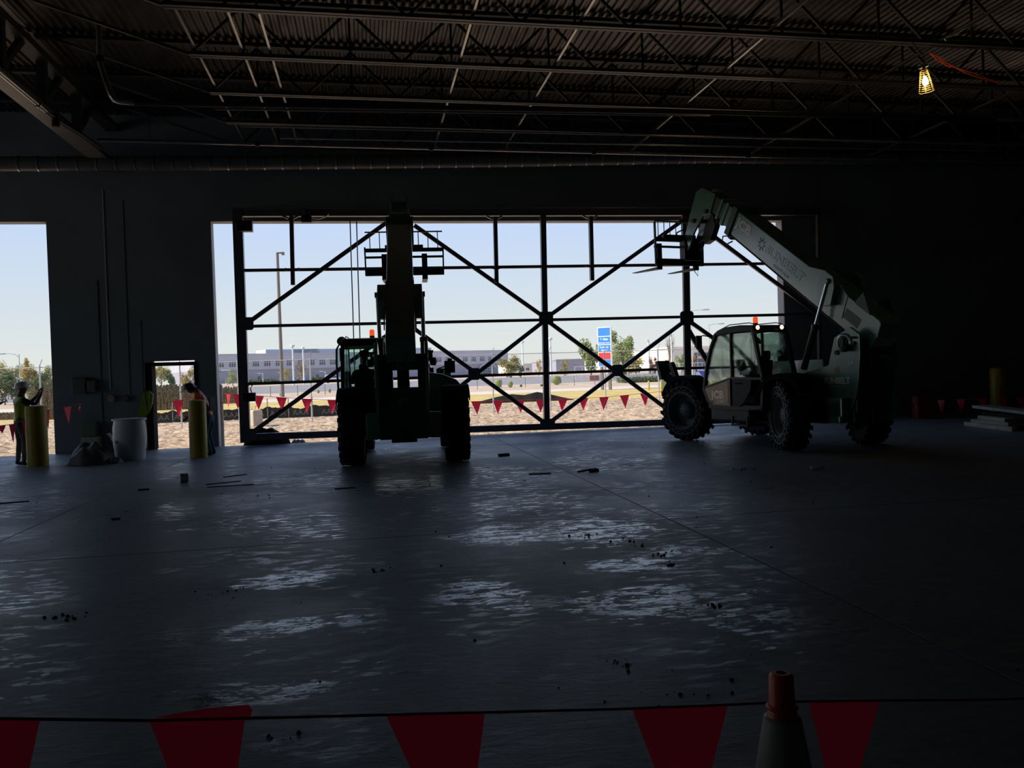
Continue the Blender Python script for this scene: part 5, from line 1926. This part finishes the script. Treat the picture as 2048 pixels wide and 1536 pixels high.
def reeds(px0, px1, D, h, label, n, seed):
    a, b_ = at(px0, 780, D), at(px1, 780, D)
    rnd = random.Random(seed)
    m = MB()
    for i in range(n):
        x, y = rnd.uniform(0, b_.x - a.x), rnd.uniform(-1.2, 1.2)
        hh = h * rnd.uniform(.55, 1.05)
        dx, dy = rnd.gauss(0, .10) * hh, rnd.gauss(0, .1) * hh
        w_ = .03
        m.add([(x - w_, y, 0), (x + w_, y, 0), (x + dx * .6 + w_, y + dy * .6, hh * .7), (x + dx, y + dy, hh), (x + dx * .6 - w_, y + dy * .6, hh * .7)], [(0, 1, 2, 3, 4)])
        if i % 2 == 0:
            m.add([(x + dx - .06, y + dy, hh * .84), (x + dx + .06, y + dy, hh * .84), (x + dx + .03, y + dy, hh * 1.06), (x + dx - .03, y + dy, hh * 1.06)], [(0, 1, 2, 3)])
    o = m.build('reeds', K['reed'])
    o.location = (a.x, D, terr(D))
    tag(o, label, 'reeds', kind='stuff')


reeds(296, 400, 58, 1.5, 'thick brown dry reeds seen through the narrow doorway', 1000, 1)
hedge(290, 405, 61, 1.25, 'leaf_dark', 'dark undergrowth behind the dry reeds', 1800, .18)
reeds(80, 118, 50, 1.7, 'dry reeds at the edge of the pier beside the fence post', 420, 2)
reeds(435, 476, 66, 1.2, 'dry reeds between the pier and the left door post', 300, 3)
reeds(-40, 100, 52, .35, 'low dry weeds behind the person in the yellow vest', 1500, 4)

# ---------------------------------------------------------------- chain-link fence
def fY(X):
    return 34.3 + max(0, (X + 2)) * .10


t = thing('chain_link_fence', 'tall wire mesh fence on pale posts across the dirt outside', 'fence', (-20, 34.3, terr(34)))
o0 = V(-20, 34.3, terr(34))
pp = []
for px in (-60, 81, 200, 361, 477, 622, 745, 865, 986, 1100, 1211, 1318, 1430, 1520, 1620):
    Y = 34.3
    for _ in range(4):
        X = at(px, 780, Y).x
        Y = fY(X)
    pp.append((X, Y))
for X, Y in pp:
    p = V(X, Y, terr(Y)) - o0
    MB().cyl(p, p + V(0, 0, 2.62), .030, 8).build('post', K['postg'], t, True)
    MB().bar(p + V(0, 0, 2.6), p + V(.10, 0, 2.85), .02, .02).build('post_arm', K['postg'], t)
MB().tube([V(a, ya, 2.55 + terr(ya)) - o0 for a, ya in pp], .018, 6).build('top_rail', K['postg'], t)
MB().tube([V(a, ya, .25 + terr(ya)) - o0 for a, ya in pp], .005, 4).build('tension_wire', K['postg'], t)
m = MB()
hh = 2.4
for (a, ya), (b_, yb) in zip(pp, pp[1:]):
    L = math.hypot(b_ - a, yb - ya)
    d = V(b_ - a, yb - ya, 0) / L
    n = int(L / .10)
    for k in range(-24, n):
        for s_ in (0, 1):
            u0, u1 = k * .10, k * .10 + hh
            z0, z1 = (0, hh) if s_ == 0 else (hh, 0)
            if u0 < 0:
                f = -u0 / hh
                z0 += (z1 - z0) * f
                u0 = 0
            if u1 > L:
                f = (L - u0) / (u1 - u0)
                z1 = z0 + (z1 - z0) * f
                u1 = L
            if u1 <= u0:
                continue
            p = V(a, ya, .12 + z0 + terr(ya)) + d * u0 - o0
            q = V(a, ya, .12 + z1 + terr(ya)) + d * u1 - o0
            m.add([p + V(0, 0, .0018), p - V(0, 0, .0018), q - V(0, 0, .0018), q + V(0, 0, .0018)], [(0, 1, 2, 3)])
m.build('wire_mesh', K['postg'], t, kind='stuff')

# silt fence of black fabric with printed marks
t = thing('silt_fence', 'low black fabric fence printed AAA along the dirt outside', 'fence', (at(300, 830, 39.5).x, 39.5, terr(39.5)))
o0 = V(*t.location)
pxs = [300, 345, 385, 437, 490, 535, 577, 625, 692]
prev = None
for i, px in enumerate(pxs):
    Y = 39.5 + (.0 if px > 250 else (250 - px) * .02)
    p = at(px, 820, Y)
    q = V(p.x, Y, terr(Y)) - o0
    MB().bar(q, q + V(.0, 0, .95), .04, .04).build('stake', K['wood'], t)
    if prev is not None:
        L = q - prev
        n = 10
        vs = []
        for k in range(n + 1):
            s = k / n
            b0 = prev.lerp(q, s)
            top = .58 - .10 * math.sin(s * PI) * (1 + .5 * math.sin(i * 3)) + .02 * math.sin(k * 2.1)
            vs += [b0 + V(0, .03 * math.sin(k * 1.7), -.02), b0 + V(0, .04 * math.sin(k * 1.3) - .03, top)]
        MB().add(vs, [(2 * k, 2 * k + 2, 2 * k + 3, 2 * k + 1) for k in range(n)]).build('fabric_panel', K['btarp'], t, True)
        if px > 290:
            text_on('AAA', .36, prev.lerp(q, .5) + V(0, -.09, .25), (1, 0, 0), (0, 0, 1), K['text_dim'], t, -.008)
    prev = q
# sagging far part
def sag(px0, px1, D, hs, label):
    a, b_ = at(px0, 800, D), at(px1, 800, D)
    m = MB()
    n = 40
    vs = []
    for k in range(n + 1):
        s = k / n
        x = a.x + (b_.x - a.x) * s
        f = s * (len(hs) - 1)
        i = min(int(f), len(hs) - 2)
        h = hs[i] + (hs[i + 1] - hs[i]) * (f - i)
        vs += [(x - a.x, 0, -.02), (x - a.x, .12 + .05 * math.sin(k), h), (x - a.x, .5, h * .9), (x - a.x, .9, -.02)]
    fs = []
    for k in range(n):
        for j in range(3):
            fs.append((4 * k + j, 4 * k + 4 + j, 4 * k + 5 + j, 4 * k + 1 + j))
    m.add(vs, fs)
    o = m.build('fabric_mound', K['btarp'], smooth=True)
    o.location = (a.x, D, terr(D))
    tag(o, label, 'tarp')


sag(948, 1150, 47.5, [.03, .22, .38, .48, .40, .56, .40, .2, .03], 'sagging black fabric left lying on the dirt behind the middle door post')
sag(690, 960, 42, [.45, .3, .35, .2, .12, .02], 'collapsed black fabric seen below the middle lift')

# concrete block and pipe
p = at(516.5, 848, 34.0)
t = thing('concrete_pier', 'pale rounded concrete block standing on the dirt by the left door post', 'concrete block', (p.x, 33.2, terr(34)), math.radians(38))
MB().box(-.21, .21, -.21, .21, 0, .66).build('block', K['concrete'], t, bevel=.07)
MB().tube([(0, 0, .64), (.03, .02, .78), (.08, .0, .82)], .012, 5).tube([(-.1, .05, .64), (-.12, 0, .75)], .01, 5).build('rebar', K['bark'], t)
p = at(442.5, 880, 22.75)
t = thing('steel_pipe', 'round grey pipe standing just outside between pier and left door post', 'pipe', (p.x, 22.75, -.12))
MB().lathe((0, 0, 0), (0, 0, 1), [(.083, 0), (.083, 1.66), (.05, 1.70), (.001, 1.71)], 20).build('tube', K['concrete'], t, True)
MB().lathe((0, 0, 1.2), (0, 0, 1), [(.085, 0), (.09, .01), (.085, .02)], 20).build('band', K['flagcord'], t, True)

# ---------------------------------------------------------------- road sign
p = at(1212, 760, 64.5)
t = thing('road_sign', 'tall blue and red direction sign on two dark posts beyond the fence', 'sign', (p.x, 64.5, terr(64.5)), math.radians(-44))
W2 = .56
for x in (-.34, .36):
    MB().box(x - .10, x + .10, -.09, .09, 0, 1.95).build('post', K['poleb'], t)
z = 1.88
top = 5.0
MB().box(-W2 - .03, W2 + .03, -.10, .10, z - .02, top + .02).build('frame', K['signw'], t, bevel=.01)
segs = [('blue', 0, .17), ('red', .17, .35), ('blue', .36, .545), ('blue', .56, .755), ('blue', .77, .985)]
for c, a, b_ in segs:
    MB().box(-W2 + .03, W2 - .03, -.115, -.10, z + (top - z) * (a + .01), z + (top - z) * b_).build('panel', K[c], t)
for s_, zz, sz in (('\u2191 Main', .69, .24), ('Distribution Center', .60, .12), ('Conf. Ctr.', .49, .20), ('Gate 1', .41, .20)):
    text_on(s_, sz, (0, -.12, z + (top - z) * zz), (1, 0, 0), (0, 0, 1), K['signw'], t, .004)

# ---------------------------------------------------------------- poles
def lamp_pole(px, ytop, D, r, arm, label, m, head='box', color=None, group='light poles', bulge=.0):
    p = at(px, 760, D)
    zt = at(px, ytop, D).z
    zb = terr(D)
    H = zt - zb
    t = thing('lamp_pole', label, 'lamp pole', (p.x, D, zb), 0, group)
    MB().tube([(0, 0, 0), (0, 0, H)], [r * 1.15, r * .8], 10).build('pole', m, t, True)
    if arm:
        L = arm / FPX * D
        if head == 'curve':
            MB().tube([(0, 0, H * .93), (L * .15, 0, H * .99), (L * .35, 0, H * 1.01), (L, 0, H * 1.015)], r * .5, 8).build('arm', m, t, True)
        else:
            MB().tube([(0, 0, H - .05), (L, 0, H + abs(L) * .08 * (0 if head == 'box' else 1))], r * .5, 6).build('arm', m, t, True)
        MB().box(min(L, L * .6), max(L, L * .6) + .02, -.18, .18, H - .22 if head == 'box' else H, H - .03 if head == 'box' else H + .12).build('lamp_head', m, t, bevel=.02)
    else:
        MB().lathe((0, 0, H - .1), (0, 0, 1), [(r * 1.4, 0), (r * 2.3, .05), (r * 2.5, .4), (r * .8, .5)], 10).build('lamp_head', m, t, True)
    return t


lamp_pole(564, 505, 78, .155, 13, 'tall brown light pole left of the middle lift', K['poleb'])
lamp_pole(587.5, 693, 150, .16, 0, 'left white lamp pole before the grey building', K['polew'])
lamp_pole(608, 697, 158, .14, 0, 'right white lamp pole before the grey building', K['polew'])
lamp_pole(1047, 685, 165, .17, 0, 'white lamp pole left of the middle door post', K['polew'])
lamp_pole(1103, 679, 150, .17, 0, 'white lamp pole right of the middle door post', K['polew'])
lamp_pole(1299.5, 679, 145, .16, -5, 'white lamp pole by the rust red tree', K['polew'])
lamp_pole(1345, 667, 130, .16, -5, 'white lamp pole just left of the right door post', K['polew'])
lamp_pole(1386.5, 621, 105, .07, 40, 'thin pole with a long arm right of the right door post', K['postg'], 'arm')
lamp_pole(1421, 649, 115, .07, 34, 'thin pole with a long arm above the right lift cab', K['postg'], 'arm')
lamp_pole(40, 708, 95, .06, -40, 'thin lamp pole with a curved arm among the trees at the left', K['postg'], 'curve')
lamp_pole(526, 747, 180, .06, -10, 'small lamp with a short arm at the left part of the grey building', K['polew'], 'arm')
lamp_pole(565, 746, 180, .06, -8, 'small lamp with a short arm behind the brown pole', K['polew'], 'arm')
lamp_pole(651, 743, 180, .06, -11, 'small lamp with a short arm right of the white lamp poles', K['polew'], 'arm')

# mid fence on the verge
t = thing('verge_fence', 'thin low wire fence along the verge beyond the road', 'fence', (at(480, 780, 80).x, 80, terr(80)))
o0 = V(*t.location)
xs_ = [at(px, 780, 80).x for px in (541, 595, 650, 700, 760, 820, 880, 955, 1003, 1051, 1100, 1149, 1190)]
for x in xs_:
    MB().cyl((x - o0.x, 0, 0), (x - o0.x, 0, .95), .03, 6).build('post', K['poleb'], t)
MB().tube([(xs_[0] - o0.x, 0, .93), (xs_[-1] - o0.x, 0, .93)], .012, 5).build('top_wire', K['postg'], t)
t = thing('yard_fence', 'pale high mesh fence in front of the buildings at the right', 'fence', (at(1150, 750, 108).x, 108, terr(108)))
o0 = V(*t.location)
xs_ = [at(px, 750, 108).x for px in range(1150, 1480, 15)]
for x in xs_:
    MB().cyl((x - o0.x, 0, 0), (x - o0.x, 0, 1.75), .03, 6).build('post', K['polew'], t)
for z in (1.72, 1.1, .4):
    MB().tube([(xs_[0] - o0.x, 0, z), (xs_[-1] - o0.x, 0, z)], .025, 5).build('rail', K['polew'], t)

# transformer, posts
p = at(1342, 770, 57.5)
t = thing('transformer_box', 'green utility cabinet outside, left of the right lift wheel', 'utility box', (p.x, 57.5, terr(57.5)), math.radians(-14))
MB().box(-.72, .72, -.6, .6, 0, .90).build('cabinet', K['elec'], t, bevel=.02)
MB().box(-.74, .74, -.62, .62, .90, .95).build('lid', K['elec'], t, bevel=.01)
MB().box(-.01, .01, -.615, -.6, .05, .85).build('door_seam', K['black'], t)
for px, D, l in ((1322.5, 56.5, 'thin yellow post against the green utility cabinet'), (1297.5, 60, 'thin yellow post on the lawn left of the utility cabinet')):
    p = at(px, 770, D)
    o = MB().lathe((0, 0, 0), (0, 0, 1), [(.07, 0), (.07, .68), (.04, .72), (.001, .73)], 12).build('guard_post', K['yellow'], smooth=True)
    o.location = (p.x, D, terr(D))
    tag(o, l, 'post')
p = at(1407, 745, 78)
t = thing('banner', 'dark blue banner reading BUILD-IT beyond the right door post', 'banner', (p.x, 78, terr(78)))
MB().box(-.85, .85, -.02, .02, .95, 1.35).build('cloth', K['navy'], t)
for x in (-.85, .85):
    MB().box(x - .03, x + .03, -.03, .03, 0, 1.4).build('post', K['poleb'], t)
MB().add([(-.5, -.05, .95), (.8, -.05, .95), (.3, -.1, .45), (-.2, -.1, .5)], [(0, 1, 2, 3)]).build('loose_flap', K['navy'], t)
text_on('BUILD-IT', .33, (0, -.025, 1.15), (1, 0, 0), (0, 0, 1), K['signw'], t, .005)

# ---------------------------------------------------------------- long grey building
A3, B3 = at(392, 760, 300), at(1017, 760, 352)
A = V(A3.x, A3.y, 0)
Bv = V(B3.x, B3.y, 0)
L = (Bv - A).length
ang = math.atan2(Bv.y - A.y, Bv.x - A.x)
gb = thing('office_building', 'long two storey grey building with a row of square windows across the car park', 'building', (A.x, A.y, 1.3), ang)
hT = at(433, 708.5, A.y + 4).z - 1.3
hb = hT * .46
zw0, zw1 = at(500, 733.5, A.y + 6).z - 1.3, at(500, 722, A.y + 6).z - 1.3
MB().box(0, L, 0, 40, -1.5, hb).build('lower_wall', K['bgrey2'], gb)
MB().box(0, L, -.25, 40, hb, hT).build('upper_wall', K['bgrey'], gb)
MB().box(-.1, L + .1, -.45, 40.1, hT - .5, hT).build('parapet', K['bgrey'], gb)
MB().box(0, L, -.4, 0, hb - .12, hb + .12).build('band', K['bgrey'], gb)
nwin = 30
wproto = None
for k in range(nwin):
    x = L * (433 - 392) / 625 * .86 + (L * .93) * k / (nwin - 1) + 1.0
    if x > L - 2:
        continue
    if wproto is None:
        f = MB()
        f.box(-1.2, 1.2, -.05, .05, 0, zw1 - zw0)
        w0 = f.build('window', K['bwin'], gb)
        g_ = MB()
        hgt = zw1 - zw0
        for xx in (-1.2, -.42, .42, 1.2):
            g_.box(xx - .07, xx + .07, -.16, .02, 0, hgt)
        for zz in (0, hgt * .68, hgt):
            g_.box(-1.27, 1.27, -.15, .02, zz - .06, zz + .06)
        w1 = g_.build('window_bars', K['bwinf'], w0)
        w0.location = (x, -.24, zw0)
        wproto = (w0, w1)
    else:
        c = inst('window', w0, gb, Matrix.Translation((x, -.24, zw0)))
        inst('window_bars', w1, c)


def rel(px, py, D):
    p = at(px, py, D)
    d = V(p.x - A.x, p.y - A.y, 0)
    u = V(math.cos(ang), math.sin(ang), 0)
    return d.dot(u), p.z - 1.3


for (p0_, p1_, yt, yb, nm) in ((532, 700, 699, 708, 'roof_unit'), (869, 917, 690, 697, 'roof_unit'), (595, 640, 697, 708, 'roof_unit')):
    x0, z1 = rel(p0_, yt, 322)
    x1, _ = rel(p1_, yt, 330)
    MB().box(x0, x1, 12, 24, hT - 1, z1).build(nm, K['roofunit'], gb)
# entrance arch
xe, _ = rel(973, 740, 348)
hw_ = 3.4
m = MB()
n = 14
pts_ = [V(xe - hw_, -.55, -.5)] + [V(xe - hw_ * math.cos(PI * k / n), -.55, 3.1 + 1.3 * math.sin(PI * k / n)) for k in range(n + 1)] + [V(xe + hw_, -.55, -.5)]
m.prism(pts_, (0, .3, 0))
m.build('entrance_glazing', K['bwin'], gb)
m = MB()
for k in range(7):
    x = xe - hw_ + k * hw_ / 3
    m.box(x - .07, x + .07, -.65, -.5, -.5, 3.1 + 1.3 * math.sin(math.acos(max(-1, min(1, (xe - x) / hw_)))))
for z in (.2, 1.2, 2.2, 3.1):
    m.box(xe - hw_, xe + hw_, -.65, -.5, z - .07, z + .07)
m.tube([V(xe - (hw_ + .3) * math.cos(PI * k / n), -.6, 3.1 + 1.6 * math.sin(PI * k / n)) for k in range(n + 1)], .28, 5)
m.build('entrance_bars', K['bwinf'], gb)
for px_ in (453,):
    x0, z0 = rel(px_ - 9, 742, 302)
    x1, z1 = rel(px_ + 9, 738, 302)
    MB().box(x0, x1, -.6, -.3, z0, z1).build('wall_sign', K['signw'], gb)
    MB().box(x0 + .4, x1 - .4, -.64, -.6, z0 + .25, z1 - .2).build('wall_sign_text', K['blue'], gb)
for px_, w_ in ((656, .5), (520, .5), (610, .5), (930, .6)):
    x0, _ = rel(px_, 750, 308)
    MB().box(x0 - w_, x0 + w_, -.1, .1, 0, 2.3).build('side_door', K['bwin'], gb)


def block(nm, px0, px1, ytop, D, depth, m, label, wins=(), rot=0, roofs=()):
    a, b_ = at(px0, 750, D), at(px1, 750, D)
    t = thing(nm, label, 'building', (a.x, D, terr(D) - .3), math.radians(rot))
    W_ = (b_.x - a.x) / math.cos(math.radians(rot))
    H_ = at(px0, ytop, D).z - terr(D) + .3
    MB().box(0, W_, 0, depth, -1, H_).build('walls', K[m], t)
    MB().box(-.15, W_ + .15, -.15, depth + .15, H_ - .35, H_ + .02).build('parapet', K[m], t)
    for (wp0, wp1, y0, y1) in wins:
        xa, xb = at(wp0, y0, D).x - a.x, at(wp1, y0, D).x - a.x
        za, zb_ = at(wp0, y1, D).z - terr(D) + .3, at(wp0, y0, D).z - terr(D) + .3
        f = MB().box(xa, xb, -.12, .05, za, zb_).build('window', K['bwin'], t)
        MB().box((xa + xb) / 2 - .04, (xa + xb) / 2 + .04, -.18, -.1, za, zb_).box(xa - .06, xb + .06, -.18, -.1, za - .06, za + .06).box(xa - .06, xb + .06, -.18, -.1, zb_ - .06, zb_ + .06).build('window_bars', K['bwinf'], f)
    for (r0, r1, y0) in roofs:
        xa, xb = at(r0, y0, D).x - a.x, at(r1, y0, D).x - a.x
        MB().box(xa, xb, 6, 12, H_ - .1, at(r0, y0, D).z - terr(D) + .3).build('roof_unit', K['bgrey2'], t)
    return t


block('warehouse', 1022, 1116, 728, 306, 30, 'bcream', 'low cream warehouse between the grey building and the middle post', [(1052, 1058, 736, 741)])
block('warehouse', 1113, 1170, 719, 262, 40, 'bgrey2', 'grey flat warehouse right of the middle door post', [(1120, 1124, 728, 731), (1134, 1138, 728, 731), (1148, 1152, 728, 731)])
block('office_block', 1208, 1276, 704, 262, 30, 'bcream', 'cream building partly hidden by the tallest green tree', [(1216, 1222, 716, 722)])
block('office_block', 1273, 1342, 704, 228, 30, 'bgrey', 'grey blue two storey building behind the rust red tree', [(1278, 1284, 712, 719), (1287, 1293, 712, 719), (1302, 1308, 711, 718), (1318, 1324, 711, 718), (1278, 1284, 727, 733), (1287, 1293, 727, 733), (1318, 1324, 727, 733)], 0, [(1302, 1309, 699), (1319, 1329, 699)])
block('office_block', 1338, 1640, 694, 190, 34, 'bcream', 'large cream building behind the right door post and lift cab', [(1388, 1402, 705, 713), (1403, 1416, 705, 713), (1388, 1402, 717, 733), (1403, 1416, 717, 733), (1480, 1500, 705, 713), (1540, 1556, 705, 713)])
p = at(1187, 738, 100)
o = MB().box(-.6, .6, -.3, .3, 0, .62).build('brick_planter', K['brick'], bevel=.02)
o.location = (p.x, 100, terr(100) + .25)
o.location.z = terr(100)
tag(o, 'small red brick block left of the road sign post', 'block')
# parked van
p = at(667, 756, 165)
t = thing('parked_van', 'white van parked before the grey building beside the middle lift cab', 'van', (p.x, 165, terr(165)))
MB().prism([V(-1.6, -.8, .3), V(1.6, -.8, .3), V(1.6, -.8, .8), V(1.2, -.8, .95), V(.8, -.8, 1.55), V(-1.5, -.8, 1.6), V(-1.6, -.8, 1.4)], (0, 1.6, 0)).build('body', K['polew'], t, bevel=.05)
MB().box(-1.3, -.3, -.83, -.8, 1.0, 1.4).box(-.2, .7, -.83, -.8, 1.0, 1.4).build('window', K['bwin'], t)
for x in (-1, 1):
    MB().cyl((x, -.85, .3), (x, -.6, .3), .3, 12).build('wheel', K['rubber'], t)
